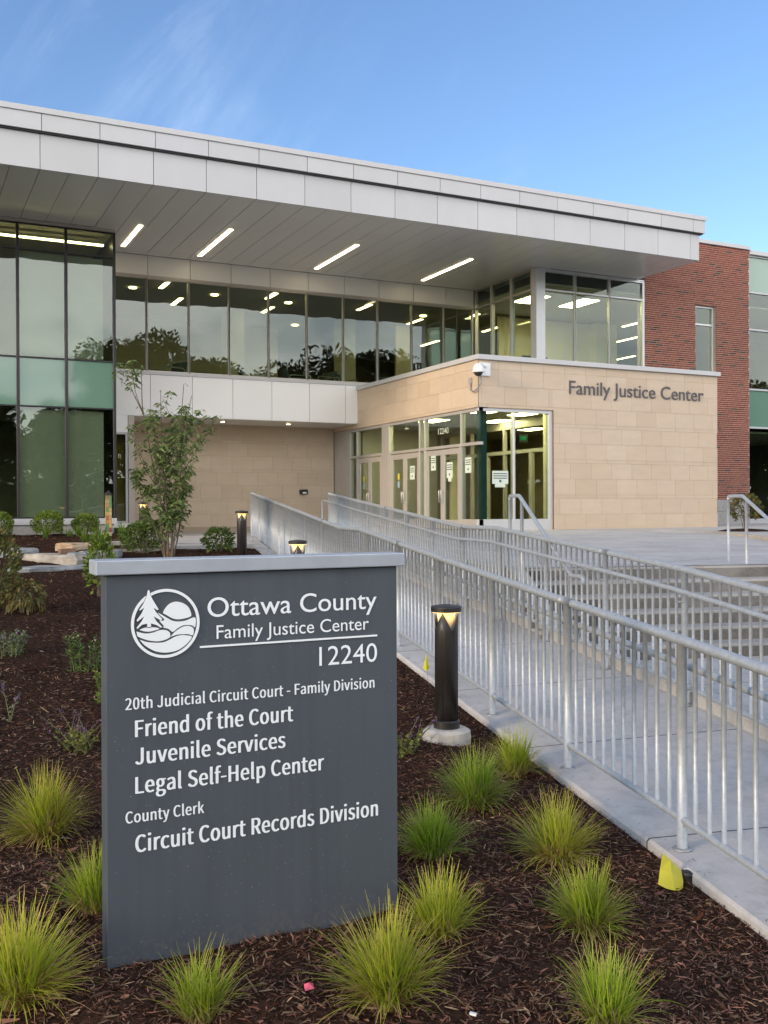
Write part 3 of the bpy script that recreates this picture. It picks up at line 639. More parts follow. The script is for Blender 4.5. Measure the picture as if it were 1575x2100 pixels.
# ---- lamps
def linear_light(name, x, y0, y1, z, label, grp, mat='lamp_out', wd=.11, h=.02):
    t = empty(name, (x, (y0+y1)/2, z), label, 'ceiling light', grp)
    f = MB(); f.box(x-wd/2-.02, x+wd/2+.02, y0-.02, y1+.02, z, z+h); f.build('housing', M['alu'], t)
    d = MB(); d.box(x-wd/2, x+wd/2, y0, y1, z-.012, z-.001); d.build('diffuser', M[mat], t); return t
linear_light('linear_light', 5.38, 24.6, 26.75, SZ-.004, 'leftmost recessed strip light in canopy soffit, against the black curtain wall corner', 'strip lights in the canopy soffit', h=.002)
for x, l in ((7.49, 'second strip light from left in white canopy soffit, above the young tree'), (10.95, 'third strip light from left in white canopy soffit, mid canopy'), (14.47, 'rightmost strip light in canopy soffit, nearest the corner window')):
    linear_light('linear_light', x, 24.0, 26.9, SZ-.004, l, 'strip lights in the canopy soffit', h=.002)
G = 'strip lights on the upper floor ceiling'
for x, y0, y1, l in ((6.96, 28.4, 29.2, 'short strip light at window head inside second upper window from left'), (10.27, 28.4, 29.3, 'short strip light at window head inside fourth upper window'), (13.56, 28.7, 29.7, 'strip light inside the seventh upper window from left'),
    (7.86, 30.3, 31.4, 'deeper strip light seen through second upper window above bright reflection'), (10.87, 30.4, 31.4, 'deeper strip light seen across mullion of fourth and fifth upper windows'), (16.2, 30.2, 31.2, 'strip light inside ninth upper window beside pale wall'),
    (18.98, 34.0, 35.4, 'far lower strip light inside ninth upper window'), (17.6, 28.75, 29.2, 'small strip light in leftmost pane of corner bay side'), (19.53, 30.5, 31.6, 'strip light seen low through corner bay side panes'),
    (23.6, 27.7, 28.6, 'upper strip light inside right pane of the corner bay'), (25.55, 30.1, 31.4, 'middle strip light inside right pane of the corner bay'), (28.6, 33.9, 35.3, 'lowest strip light inside right pane of the corner bay')):
    linear_light('linear_light', x, y0, y1, 6.50 if x < 16.5 else 6.54, l, G, 'lampin', wd=.13)
t = empty('linear_light', (0, 26.1, 6.75), 'long strip light hanging inside top panes of the black curtain wall', 'ceiling light')
f = MB(); f.box(-5, 4.75, 26.05, 26.15, 6.78, 6.83); f.build('housing', M['alu'], t); f = MB(); f.box(-5, 4.75, 26.055, 26.145, 6.745, 6.779); f.build('diffuser', M['lampin'], t)
def troffer(x, y, z, sx_, sy_, label, grp):
    t = empty('ceiling_light', (x, y, z), label, 'ceiling light', grp)
    f = MB(); f.box(x-sx_/2-.03, x+sx_/2+.03, y-sy_/2-.03, y+sy_/2+.03, z, z+.03); f.build('housing', M['alu'], t)
    d = MB()
    for k in range(3): d.box(x-sx_/2+k*sx_/3+.01, x-sx_/2+(k+1)*sx_/3-.01, y-sy_/2, y+sy_/2, z-.012, z-.001)
    d.build('diffuser', M['lampoff'], t)
troffer(17.85, 26.0, 6.53, .62, 1.15, 'left square panel light in corner office ceiling behind corner post', 'panel lights in the corner office')
troffer(19.6, 25.9, 6.53, .62, 1.3, 'right square panel light in corner office ceiling', 'panel lights in the corner office')
for x, y, l in ((13.35, 24.2, 'panel light above number 12240 transom inside entrance'), (13.3, 21.3, 'panel light just inside front entrance glass behind teal column'), (14.55, 21.5, 'panel light inside right pane of front entrance glass'), (15.05, 23.6, 'deeper panel light in vestibule seen through front glass'), (17.2, 23.0, 'panel light beyond inner partition left of green exit sign'), (17.6, 25.6, 'farthest panel light beyond the vestibule partition')):
    troffer(x, y, 2.42, .5, .95, l, 'panel lights inside the entrance')
for x, y, l in ((6.21, 29.5, 'small round downlight in first upper window'), (8.66, 29.45, 'small round downlight in third upper window'), (11.1, 29.6, 'small round downlight in fifth upper window'), (12.66, 33.1, 'deeper round downlight low in fifth upper window'), (15.99, 29.7, 'small round downlight in ninth upper window')):
    f = MB(); f.lathe([(.11, 6.49), (.11, 6.52)], 16, x, y); tag(f.build('downlight', M['lampin']), l, 'ceiling light', 'round downlights on the upper floor')
for x, y, l in ((10.6, 28.3, 'round downlight under the white band near the doors'), (8.55, 28.3, 'round downlight under white band, right of young tree'), (6.6, 28.4, 'round downlight under white band behind the tree crown')):
    t = empty('downlight', (x, y, 2.55), l, 'ceiling light', 'downlights under the white band')
    f = MB(); f.lathe([(.085, 2.548), (.085, 2.558)], 18, x, y); f.build('trim', M['white'], t); f = MB(); f.lathe([(.06, 2.54), (.06, 2.547)], 16, x, y); f.build('lens', M['lamp_out'], t)
# exit sign
t = empty('exit_sign', (16.18, 24, 2.0), 'green lit EXIT sign hanging inside the entrance', 'exit sign')
f = MB(); f.box(16.03, 16.33, 24.0, 24.04, 1.88, 2.12); f.box(16.17, 16.19, 24.01, 24.03, 2.12, 2.44); f.build('housing', M['rubber'], t)

# ------------------------------------------------------------------ lettering
def arc(cx, cy, rx, ry, a0, a1, n=18): return [(cx+rx*math.cos(R(a0+(a1-a0)*i/n)), cy+ry*math.sin(R(a0+(a1-a0)*i/n))) for i in range(n+1)]
def spl(pts, n=6):
    o = []; P = [pts[0]]+list(pts)+[pts[-1]]
    for i in range(1, len(P)-2):
        p0, p1, p2, p3 = P[i-1:i+3]
        for k in range(n):
            t = k/n
            o.append(tuple(.5*((2*p1[j])+(-p0[j]+p2[j])*t+(2*p0[j]-5*p1[j]+4*p2[j]-p3[j])*t*t+(-p0[j]+3*p1[j]-3*p2[j]+p3[j])*t**3) for j in (0, 1)))
    return o+[pts[-1]]
def ribbon(mb, pts, w_, x0, z0, sx_, sz_, yf, yb):
    """flat stroke of constant width w_ (world units) with thickness yf..yb, facing -Y"""
    P = [Vector((x0+p[0]*sx_, z0+p[1]*sz_)) for p in pts]; closed = (P[0]-P[-1]).length < 1e-5
    if closed: P = P[:-1]
    n = len(P); Lp = []; Rp = []
    for i in range(n):
        a = P[i-1] if (i > 0 or closed) else None; b = P[(i+1) % n] if (i < n-1 or closed) else None
        d1 = (P[i]-a).normalized() if a is not None else None; d2 = (b-P[i]).normalized() if b is not None else None
        if d1 is None: d1 = d2
        if d2 is None: d2 = d1
        t = (d1+d2); t = t.normalized() if t.length > .15 else d1
        nn = Vector((-t.y, t.x)); k = min(2.2, 1/max(.3, nn.dot(Vector((-d1.y, d1.x)))))
        Lp.append(P[i]+nn*w_/2*k); Rp.append(P[i]-nn*w_/2*k)
    vs = [(p.x, yf, p.y) for p in Lp]+[(p.x, yf, p.y) for p in Rp]+[(p.x, yb, p.y) for p in Lp]+[(p.x, yb, p.y) for p in Rp]
    fs = []
    for i in range(n if closed else n-1):
        j = (i+1) % n; fs += [(i, n+i, n+j, j), (i, j, 2*n+j, 2*n+i), (n+i, 3*n+i, 3*n+j, n+j)]
    if not closed: fs += [(0, 2*n, 3*n, n), (n-1, 2*n-1, 4*n-1, 3*n-1)]
    mb.add(vs, fs)
def load_font(fn):
    try: return bpy.data.fonts.load(bpy.utils.resource_path('LOCAL')+'/datafiles/fonts/'+fn)
    except Exception: return None
GROT = load_font('Noto Sans CJK Regular.woff2')
def outline(txt, font, space, extrude=0):
    cu = bpy.data.curves.new('t', 'FONT'); cu.body = txt; cu.size = 1; cu.extrude = extrude; cu.resolution_u = 5; cu.space_character = space
    if font: cu.font = font
    to = bpy.data.objects.new('t', cu); COL.objects.link(to); bpy.context.view_layer.update()
    me = bpy.data.meshes.new_from_object(to.evaluated_get(bpy.context.evaluated_depsgraph_get())); bpy.data.objects.remove(to)
    n = len(me.vertices); A = np.empty(n*3, np.float32); me.vertices.foreach_get('co', A); A = A.reshape(-1, 3); fs = [tuple(p.vertices) for p in me.polygons]; bpy.data.meshes.remove(me)
    return A, fs
CAPU = {}
def lettering(txt, x0, x1, z, cap, y, th, font=None, bold=0, vb=0, space=1.0, solid=False):
    """lettering facing -Y; bold faces are stacked copies shifted sideways, each a hair deeper than the last"""
    k_ = font.name if font else ''
    if k_ not in CAPU: CAPU[k_] = outline('H', font, 1)[0][:, 1].max()
    A, fs = outline(txt, font, space, .5 if solid else 0); lo, hi = A[:, 0].min(), A[:, 0].max(); mb = MB(); bw = bold*cap
    sh = [(0, 0)] if not bold else [(d*bw, e*bw) for d in (-1, -.33, .33, 1) for e in ((0,) if not vb else (-vb, vb))]
    for k, (dx, dz) in enumerate(sh):
        X = x0+bw+(A[:, 0]-lo)/(hi-lo)*(x1-x0-2*bw)+dx; Z = z+A[:, 1]/CAPU[k_]*cap+dz
        Y = (y-th*(A[:, 2]+.5)) if solid else np.full(len(A), y-th+.00012*k)
        mb.add(np.stack([X, Y, Z], 1).tolist(), fs)
    return mb
# dark letters on the stone block
lo_ = lettering('Family Justice Center', 15.20, 19.66, 2.865, .335, BY-.003, .02, solid=True).build('wall_lettering', M['letterd']); tag(lo_, 'dark metal letters Family Justice Center on the limestone wall', 'lettering')
te = lettering('12240', 22.08, 22.62, 1.91, .15, .003, .003)
tz = bpy.data.objects.new('transom_number', te.mesh('transom_number', M['paper'])); COL.objects.link(tz); tz.rotation_euler.z = R(-90); tz.location = (SX+.045, 0, 0)
tz.location = (SX+.046, 22.35+22.35, 0); tag(tz, 'white number 12240 on the glass transom above the doors', 'number')
ex = lettering('EXIT', 16.07, 16.29, 1.945, .11, 23.998, .006, GROT, bold=.04).build('lettering', M['exit'], t)

# ------------------------------------------------------------------ monument sign
SY = 3.7
S = empty('monument_sign', (1.26, SY+.05, -1.69), 'charcoal monument sign with white lettering standing in mulch', 'sign')
mb = MB(); mb.box(.675, 1.862, SY, SY+.10, -1.78, -.242); bevel(mb.build('sign_panel', M['signx'], S), .003)
mb = MB(); mb.box(.637, 1.890, SY-.022, SY+.122, -.240, -.186); bevel(mb.build('sign_cap', M['signcap'], S), .004)
for txt, x0, x1, z, cap, bo in (('Ottawa County', 1.054, 1.768, -.4125, .0735, .012), ('Family Justice Center', 1.089, 1.732, -.497, .0515, .006), ('12240', 1.512, 1.769, -.631, .0755, .0)):
    lettering(txt, x0-.0012, x1+.0012, z, cap, SY, .0013, None, bo+.022, .7).build('letter_outline', M['edging'], S)
    lettering(txt, x0, x1, z, cap, SY-.0015, .0012, None, bo).build('lettering', M['letter'], S)
mb = MB(); mb.box(1.024, 1.769, SY-.0055, SY-.0012, -.5275, -.5205); mb.build('rule_line', M['letter'], S)
for txt, x0, x1, z, cap in (('20th Judicial Circuit Court - Family Division', .743, 1.757, -.738, .0425), ('Friend of the Court', .778, 1.400, -.841, .0615), ('Juvenile Services', .778, 1.367, -.9425, .061),
                            ('Legal Self-Help Center', .778, 1.531, -1.05, .0615), ('County Clerk', .742, 1.038, -1.1555, .0425), ('Circuit Court Records Division', .777, 1.771, -1.267, .0635)):
    lettering(txt, x0-.0012, x1+.0012, z, cap, SY, .0013, GROT, .060 if cap > .05 else .054, .35, 1.03).build('letter_outline', M['edging'], S)
    lettering(txt, x0, x1, z, cap, SY-.0015, .0012, GROT, .042 if cap > .05 else .036, .0, 1.03).build('lettering', M['letter'], S)
lx, lz = .894, -.427
LG = dict(tree=[(-.0639,.1286),(-.0602,.1247),(-.0587,.1132),(-.0516,.0958),(-.0403,.0763),(-.0271,.054),(-.0309,.0512),(-.0461,.0603),(-.0367,.0438),(-.0139,.0179),(-.0177,.0116),(-.0462,.0291),(-.0349,.0095),(-.014,-.0126),(-.0198,-.0149),(-.035,-.0038),(-.0555,.003),(-.0555,-.0103),(-.0699,-.0095),(-.0698,.003),(-.0879,.0002),(-.1067,-.015),(-.1082,-.01),(-.0878,.0161),(-.0803,.0308),(-.1047,.0125),(-.1085,.0164),(-.0896,.0427),(-.0801,.063),(-.0971,.0521),(-.0982,.0552),(-.0838,.0764),(-.0705,.1061),(-.0677,.1231)],
 hill=[(-.0974,-.0193),(-.0842,-.0136),(-.0654,-.0112),(-.0388,-.0131),(-.0244,-.0185),(-.0389,-.0234),(-.0617,-.027),(-.0805,-.0248)],
 sun=[(-.01,.0387),(-.0042,.0518),(.0074,.0665),(.0229,.0762),(.0422,.0791),(.0655,.0727),(.085,.0579),(.0947,.0374),(.0946,.0219),(.0691,.0148),(.0458,.0129),(.0265,.017),(.0072,.0283)],
 shore=[(-.0291,.0416),(-.0119,.0312),(.0072,.0187),(.0264,.0082),(.0496,.0042),(.0769,.0066),(.1115,.0164),(.1113,-.0196),(.1003,-.0132),(.0847,-.0104),(.0651,-.0112),(.0456,-.0198),(.0301,-.0315),(.0224,-.0319),(.0109,-.0216),(-.0083,-.0156),(-.010,-.0131),(-.0075,-.0088),(-.023,.0112),(-.0085,.0104),(-.006,.0167),(-.0200,.0299)],
 wave=[(-.1083,-.0243),(-.0881,-.0311),(-.0692,-.0341),(-.0465,-.0317),(-.0236,-.0246),(-.0007,-.0248),(.0127,-.0332),(.0165,-.0449),(.0126,-.0543),(-.0085,-.0625),(-.0353,-.0647),(-.0694,-.058),(-.1031,-.0435),(-.1068,-.0338)],
 wave_b=[(.0184,-.0508),(.0301,-.0381),(.0495,-.0238),(.069,-.0153),(.0886,-.0144),(.1023,-.0218),(.1061,-.0328),(.1021,-.05),(.0845,-.0451),(.065,-.0439),(.0416,-.0445),(.03,-.0476)],
 wave_c=[(-.0976,-.0544),(-.0732,-.0642),(-.0391,-.0701),(-.0086,-.0702),(.0145,-.062),(.0377,-.0512),(.0611,-.0476),(.0806,-.0499),(.0982,-.0563),(.0844,-.076),(.0647,-.0921),(.0414,-.104),(.0143,-.1087),(-.0087,-.1083),(-.0355,-.1027),(-.0582,-.0917),(-.0808,-.0751)])
mb = MB(); mo = MB()
def ring(b, r, wd_, y0, y1):
    pts = arc(0, 0, r, r, 121, 480-12+9, 60); ribbon(b, pts, wd_, lx, lz, 1, 1, y0, y1)
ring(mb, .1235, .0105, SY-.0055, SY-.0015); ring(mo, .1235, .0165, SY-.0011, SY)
for k, pts in LG.items():
    yf = SY-.0055 if k != 'tree' else SY-.0062
    if k == 'tree':
        t2 = [((x+.0600)*1.06-.0600, (z-.05)*1.05+.05) for x, z in pts]; mo.plate([(lx+x, lz+z) for x, z in t2], SY-.0057, SY)
    mb.plate([(lx+x, lz+z) for x, z in (pts if k == 'tree' else spl(pts+[pts[0]], 4)[:-1])], yf, SY-.0013)
mo.build('emblem_outline', M['edging'], S); mb.build('emblem', M['letter'], S)

mb = MB(); r = np.random.default_rng(9)
for i in range(520):
    z_ = -1.72+1.45*r.random()**1.5; x_ = r.uniform(.69, 1.85); q_ = r.uniform(.0007, .0016)
    vs = [(x_+q_*math.cos(a*1.0472), SY, z_+q_*math.sin(a*1.0472)) for a in range(6)]+[(x_, SY-q_*.8, z_+q_*.2)]
    mb.add(vs, [(a, (a+1) % 6, 6) for a in range(6)])
o = mb.build('rain_drops', M['drop'], S, smooth=True); o['kind'] = 'stuff'

# ------------------------------------------------------------------ railings
def railing(name, label, ys_posts, y_lo, y_hi, fx, ft, side, grab_lo, grab_hi, grp):
    """one guard rail: top pipe, bottom pipe, posts with base plates, pickets, inner grab rail with brackets"""
    t = empty(name, (fx(y_lo), y_lo, ft(y_lo)-1.0), label, 'railing', grp)
    kn = sorted(set([y_lo, y_hi]+[y for y in (LY if ft is topL else RY) if y_lo < y < y_hi]))
    def fine(k):
        o = []
        for a, b in zip(k[:-1], k[1:]):
            m_ = max(1, int((b-a)/.6)); o += [a+(b-a)*i/m_ for i in range(m_)]
        return o+[k[-1]]
    fk = fine(kn)
    m1 = MB(); m1.tube([(fx(y), y, ft(y)) for y in fk], .0255, 14); m1.build('top_rail', M['galv'], t, smooth=True)
    m1 = MB(); m1.tube([(fx(y), y, ft(y)-.855) for y in fk], .0185, 12); m1.build('bottom_rail', M['galv'], t, smooth=True)
    off = side*.085
    gk = fine(sorted(set([grab_lo, grab_hi]+[y for y in kn if grab_lo < y < grab_hi])))
    gp = [(fx(y)+off, y, ft(y)-.145) for y in gk]; yy_ = grab_hi+.12
    gp += [(fx(yy_)+off, yy_, ft(yy_)-.15), (fx(yy_+.03)+off, yy_+.03, ft(yy_)-.18), (fx(yy_+.03)+off, yy_+.03, ft(yy_)-.95)]
    m1 = MB(); m1.tube(gp, .0185, 12); m1.build('grab_rail', M['galv'], t, smooth=True)
    pm = None; bm_ = None; km = None; zm = None
    for i, y in enumerate(ys_posts):
        x, z = fx(y), ft(y)
        if pm is None:
            a = MB(); a.tube([(0, 0, -1.0), (0, 0, -.018)], .025, 14); pm = a.mesh('post', M['galv'], True)
            a = MB(); a.lathe([(.045, -1.002), (.045, -.994), (.03, -.990)], 18); bm_ = a.mesh('base_plate', M['galvd'], True)
            a = MB(); a.tube([(0, 0, -.235), (off*.6, 0, -.238), (off*.92, 0, -.23), (off, 0, -.21), (off, 0, -.162)], .0075, 8); km = a.mesh('bracket', M['galv'], True)
            a = MB(); d = Vector((.2, 1, .055)).normalized()
            a.tube([d*-.075, d*.075], .0264, 14); zm = a.mesh('sleeve', M['galvd'], True)
        p = link('post', pm, t); p.location = Vector((x, y, z))-wloc(t)
        b = link('base_plate', bm_, p)
        if grab_lo < y < grab_hi: k = link('bracket', km, p)
        if i % 3 == 0:
            k = link('sleeve', zm, p); k.location = (0, 0, 0)
    a = MB(); a.tube([(0, 0, -.85), (0, 0, -.015)], .0115, 8); pk = a.mesh('picket', M['galv'], True)
    spots = []
    for a_, b_ in zip(ys_posts[:-1], ys_posts[1:]):
        for k in range(1, 11): spots.append(a_+(b_-a_)*k/11)
    spots = [y for y in spots if y_lo < y < y_hi]; spots.sort()
    vis = [y for y in spots if y > 2.6]; near = vis[:100]; rest = [y for y in spots if y not in set(near)]
    for y in near:
        p = link('picket', pk, t); p.location = Vector((fx(y), y, ft(y)))-wloc(t)
    m1 = MB()
    for y in rest: m1.tube([(fx(y), y, ft(y)-.85), (fx(y), y, ft(y)-.015)], .0115, 6)
    o = m1.build('far_pickets', M['galv'], t, smooth=True); o['kind'] = 'stuff'
    return t
pl = sorted([19.74-1.238*k for k in range(0, 16)]); pr = sorted([18.0-1.238*k for k in range(0, 13)]+[18.90])
railing('ramp_railing', 'galvanised ramp railing on the mulch side, passing behind the sign and the near bollard', pl, 1.17, 19.74, xL, topL, 1, 1.3, 19.5, 'galvanised ramp railings')
railing('ramp_railing', 'galvanised ramp railing on the stair side of the ramp, farther from the mulch bed', pr, 3.10, 18.92, xR, topR, -1, 3.3, 19.1, 'galvanised ramp railings')
def stair_rail(x, y, label):
    p0 = Vector((x, y, -.672)); t = empty('stair_handrail', p0, label, 'handrail', 'handrails at the plaza stairs')
    d = -V2; H = .80; dn = .14/.27; a = Vector((d.x, d.y, 0)); L_ = 1.45; z = Vector((0, 0, 1))
    pts = [p0+z*(H-.03), p0+z*H+a*.02, p0+z*H+a*.30, p0+z*H+a*.34-z*.012]
    e = p0+z*(H-dn*L_)+a*(.34+L_); pts += [e, e+a*.03-z*.006, e+a*.26, e+a*.29-z*.02, e+a*.30-z*.06]
    m1 = MB(); m1.tube(pts, .021, 12); m1.build('rail', M['galv'], t, smooth=True)
    for s_ in (0, .40, 1.75):
        q = p0+a*s_ if s_ else p0; zt_ = H-.02 if s_ == 0 else H-max(0, s_-.34)*dn-.02
        k = max(0, math.ceil((s_-.01)/.27)) if s_ else 0; zb = -.14*k
        m2 = MB(); m2.tube([q+z*zb, q+z*zt_], .019, 12); m2.build('post', M['galv'], t, smooth=True)
stair_rail(6.05, 9.24, 'galvanised stair handrail beside the ramp railing, in front of the entrance glass')
stair_rail(9.03, 9.00, 'galvanised stair handrail at right on the plaza steps, before the brick wall')

# ------------------------------------------------------------------ bollard lights
def bollard(x, y, zg, ztop, label, rz=0, foot=False, first=[None]):
    t = empty('bollard_light', (x, y, zg), label, 'bollard light', 'bollard path lights', rz)
    h = ztop-zg; n = 8; r = .082
    f = MB()
    if foot:
        f.lathe([(.155, -.08), (.165, .03), (.160, .075), (.13, .093), (.02, .097)], 22); f.build('concrete_footing', M['footing'], t, local=True)
    b0 = .09 if foot else -.02
    f = MB(); f.lathe([(.088, b0), (.088, b0+.05), (.080, b0+.058)], 24); f.build('base_ring', M['bronze'], t, smooth=False, local=True)
    # column with shallow vertical flutes and V notches at its top edge
    f = MB(); prof = []; nn = 48; hh = h-.055
    vs = []; fs = []; zs = [b0+.05, hh-.14]
    for zi in range(2):
        for k in range(nn):
            a = 2*math.pi*k/nn; ph = (k % 12)/12.0; gro = .006 if k % 12 == 0 else 0
            vs.append(((r-.004-gro)*math.cos(a), (r-.004-gro)*math.sin(a), zs[zi]))
    for k in range(nn):                     # V shaped upper edge: four notches
        a = 2*math.pi*k/nn; u = abs(((k % 12)-6)/6.0); zt_ = hh-.125+.112*(u**1.0)
        vs.append(((r-.004+.004*u)*math.cos(a), (r-.004+.004*u)*math.sin(a), zt_))
    for zi in range(2):
        for k in range(nn):
            q = (k+1) % nn; fs.append((zi*nn+k, zi*nn+q, (zi+1)*nn+q, (zi+1)*nn+k))
    f.add(vs, fs); cmn = f.build('column', M['bronze'], t, smooth=True, local=True); so2 = cmn.modifiers.new('shell', 'SOLIDIFY'); so2.thickness = .006; so2.offset = -1
    f = MB(); f.lathe([(.046, hh-.17), (.054, hh-.10), (.060, hh-.012)], 32); f.build('reflector', M['refl'], t, smooth=True, local=True)
    f = MB(); k_ = 32; vs = [(q*math.cos(2*math.pi*i/k_), q*math.sin(2*math.pi*i/k_), hh-.0125) for q in (.062, .097) for i in range(k_)]
    f.add(vs, [(i, (i+1) % k_, k_+(i+1) % k_, k_+i) for i in range(k_)]); f.build('lamp_ring', M['lampb'], t, local=True)
    f = MB(); f.lathe([(.080, hh-.011), (.1, hh-.011), (.102, hh-.012), (.1035, hh+.022), (.098, hh+.028), (.02, hh+.040)], 36); cp = f.build('cap', M['bronze'], t, local=True); bevel(cp, .002, 1)
    return t
bollard(3.30, 5.82, gz(0, 5.8)-.0, -.63, 'nearest black bollard light on round concrete footing, right of the sign', R(64-22), True)
bollard(3.98, 10.35, gz(0, 10.35), -.33, 'black bollard light peeking over the right part of the sign cap', R(70))
bollard(4.93, 15.3, gz(0, 15.3), -.01, 'black bollard light between small shrub and end of ramp railing', R(70))
bollard(4.39, 19.99, gz(0, 20), .16, 'black bollard light behind the young tree', R(70))
bollard(15.85, 14.6, -.545, .225, 'black bollard light at right edge beside kerb shrub', R(40))

# ------------------------------------------------------------------ small building fittings
t = empty('security_camera', (12.53, 20.5, 3.33), 'white dome security camera on the corner of the stone block', 'security camera')
f = MB(); f.box(12.56, 12.86, 20.47, 20.497, 3.18, 3.50); bevel(f.build('mount_plate', M['white'], t), .004)
f = MB(); f.tube([(12.70, 20.47, 3.40), (12.55, 20.36, 3.42), (12.45, 20.3, 3.40)], .04, 10); f.build('arm', M['white'], t, smooth=True)
f = MB(); f.lathe([(.03, 3.44), (.08, 3.42), (.13, 3.34), (.15, 3.24), (.15, 3.22)], 24, 12.40, 20.28); f.build('housing', M['white'], t, smooth=True)
f = MB(); f.lathe([(.11, 3.219), (.09, 3.17), (.04, 3.135), (.01, 3.13)], 20, 12.40, 20.28); f.build('dome', M['rubber'], t, smooth=True)
f = MB(); f.tube([(12.50, 20.34, 3.24), (12.52, 20.36, 3.0), (12.47, 20.42, 2.86), (12.45, 20.60, 2.80), (12.48, 20.78, 2.86), (12.505, 20.82, 3.02)], .018, 8); f.build('cable', M['galvd'], t, smooth=True)
f = MB(); f.box(12.48, 12.527, 20.76, 20.88, 3.02, 3.16); f.build('junction_box', M['alu_warm'], t)
t = empty('wall_light', (11.3, 29.35, .52), 'small black fixture on the recessed limestone wall', 'wall light')
f = MB(); f.box(11.36, 11.60, 29.24, 29.398, .46, .60); bevel(f.build('housing', M['rubber'], t), .02); f = MB(); f.box(11.42, 11.54, 29.225, 29.239, .47, .52); f.build('lens', M['white'], t)

# notices taped to the glass
def notice_x(y0, z0, wd, hd, label, tab=True):
    t = empty('notice', (SX+.03, y0, z0), label, 'notice', 'paper notices taped on the entrance glass'); f = MB(); x = SX+.016
    f.box(x, x+.002, y0-wd/2, y0+wd/2, z0, z0+hd)
    if tab: f.box(x, x+.002, y0-wd*.3, y0+wd*.25, z0-hd*.22, z0-.001)
    f.build('sheet', M['paper'], t); f = MB()
    for k in range(3): f.box(x-.002, x-.001, y0-wd*.42, y0+wd*.42, z0+hd*(.80-.14*k), z0+hd*(.86-.14*k))
    f.box(x-.002, x-.001, y0-.025, y0+.025, z0+hd*.16, z0+hd*.3); f.build('print', M['ink'], t)
notice_x(24.02, .78, .28, .37, 'paper notice on right leaf of the middle double door', False)
notice_x(22.83, .98, .26, .38, 'paper notice highest, on left leaf of the nearest double door', False)
notice_x(21.98, .76, .30, .40, 'paper notice with torn tab on right leaf of the nearest double door')
notice_x(21.06, .86, .30, .38, 'paper notice on sidelight pane between nearest door and teal column', False)
t = empty('notice', (13.15, 20.56, .55), 'large pale green notice on the front entrance glass behind the handrail', 'notice', 'paper notices taped on the entrance glass')
f = MB(); f.box(12.96, 13.42, 20.568, 20.57, .58, .90); f.box(13.04, 13.33, 20.568, 20.57, .50, .579); f.build('sheet', M['paper'], t); f = MB()
for k in range(3): f.box(12.99, 13.39, 20.566, 20.567, .82-.055*k, .843-.055*k)
f.box(13.16, 13.22, 20.566, 20.567, .62, .68); f.build('print', M['ink'], t)
for y, l in ((24.85, 'round yellow and blue stickers on left leaf of the middle double door'), (27.15, 'round yellow and blue stickers on left leaf of the farthest double door')):
    t = empty('sticker', (SX, y, .7), l, 'sticker', 'stickers on the entrance doors')
    for zc, m_ in ((.88, 'yellow'), (.66, 'bluest')):
        f = MB(); vs = [(SX+.02, y+.065*math.cos(a*math.pi/10), zc+.10*math.sin(a*math.pi/10)) for a in range(20)]; f.add(vs, [tuple(range(20))]); f.build('disc', M[m_], t)

# chairs and office things behind the upper glass
def chair(x, y, rz, label):
    t = empty('lounge_chair', (x, y, 3.4), label, 'chair', 'lounge chairs behind the upper windows', rz)
    f = MB(); f.box(-.33, .33, -.33, .30, .28, .42); bevel(f.build('seat', M['chair'], t, local=True), .03)
    f = MB(); f.add([(-.33, .22, .40), (.33, .22, .40), (.33, .34, .40), (-.33, .34, .40), (-.33, .36, .86), (.33, .36, .86), (.33, .46, .84), (-.33, .46, .84)], [(0, 3, 2, 1), (4, 5, 6, 7), (0, 1, 5, 4), (1, 2, 6, 5), (2, 3, 7, 6), (3, 0, 4, 7)]); bevel(f.build('backrest', M['chair'], t, local=True), .03)
    for sx_ in (-1, 1):
        f = MB(); f.tube([(sx_*.37, -.34, 0), (sx_*.37, -.34, .60), (sx_*.37, -.30, .64), (sx_*.37, .26, .64), (sx_*.37, .30, .60), (sx_*.37, .30, 0)], .018, 8); f.build('arm_frame', M['chrome'], t, smooth=True, local=True)
for x, y, rz, l in ((5.35, 28.4, 90, 'metal armed lounge chair in leftmost upper window beside curtain wall'), (7.0, 28.5, -70, 'grey lounge chair with high back in second upper window'), (9.55, 28.5, 75, 'lounge chair low at right edge of third upper window'), (11.0, 28.6, 80, 'metal armed chair low in fifth upper window'), (11.75, 28.6, -75, 'pale lounge chair low at left of sixth upper window'), (12.45, 28.6, 20, 'metal armed lounge chair right in sixth upper window'), (13.9, 28.7, -60, 'lounge chair in seventh upper window above the stone corner'), (14.9, 28.7, 60, 'lounge chair partly hidden by stone cap in eighth upper window')):
    chair(x, y, R(rz), l)
t = empty('lounge_chair', (1.75, 26.4, -.3), 'grey lobby chair low in the leftmost ground floor pane', 'chair', None, R(80))
f = MB(); f.box(-.33, .33, -.33, .30, .28, .42); bevel(f.build('seat', M['chair'], t, local=True), .03)
f = MB(); f.box(-.33, .33, .25, .36, .4, .88); bevel(f.build('backrest', M['chair'], t, local=True), .04)
for sx_ in (-1, 1):
    f = MB(); f.tube([(sx_*.37, -.34, 0), (sx_*.37, -.34, .62), (sx_*.37, .30, .62), (sx_*.37, .30, 0)], .018, 8); f.build('arm_frame', M['chrome'], t, smooth=True, local=True)
t = empty('desk', (17.6, 25.4, 3.4), 'office desk behind the corner post upstairs', 'desk'); f = MB(); f.box(16.95, 18.1, 25.0, 25.7, 4.1, 4.14); f.box(16.97, 17.02, 25.02, 25.68, 3.4, 4.099); f.box(18.03, 18.08, 25.02, 25.68, 3.4, 4.099); f.build('tabletop', M['alu_warm'], t)
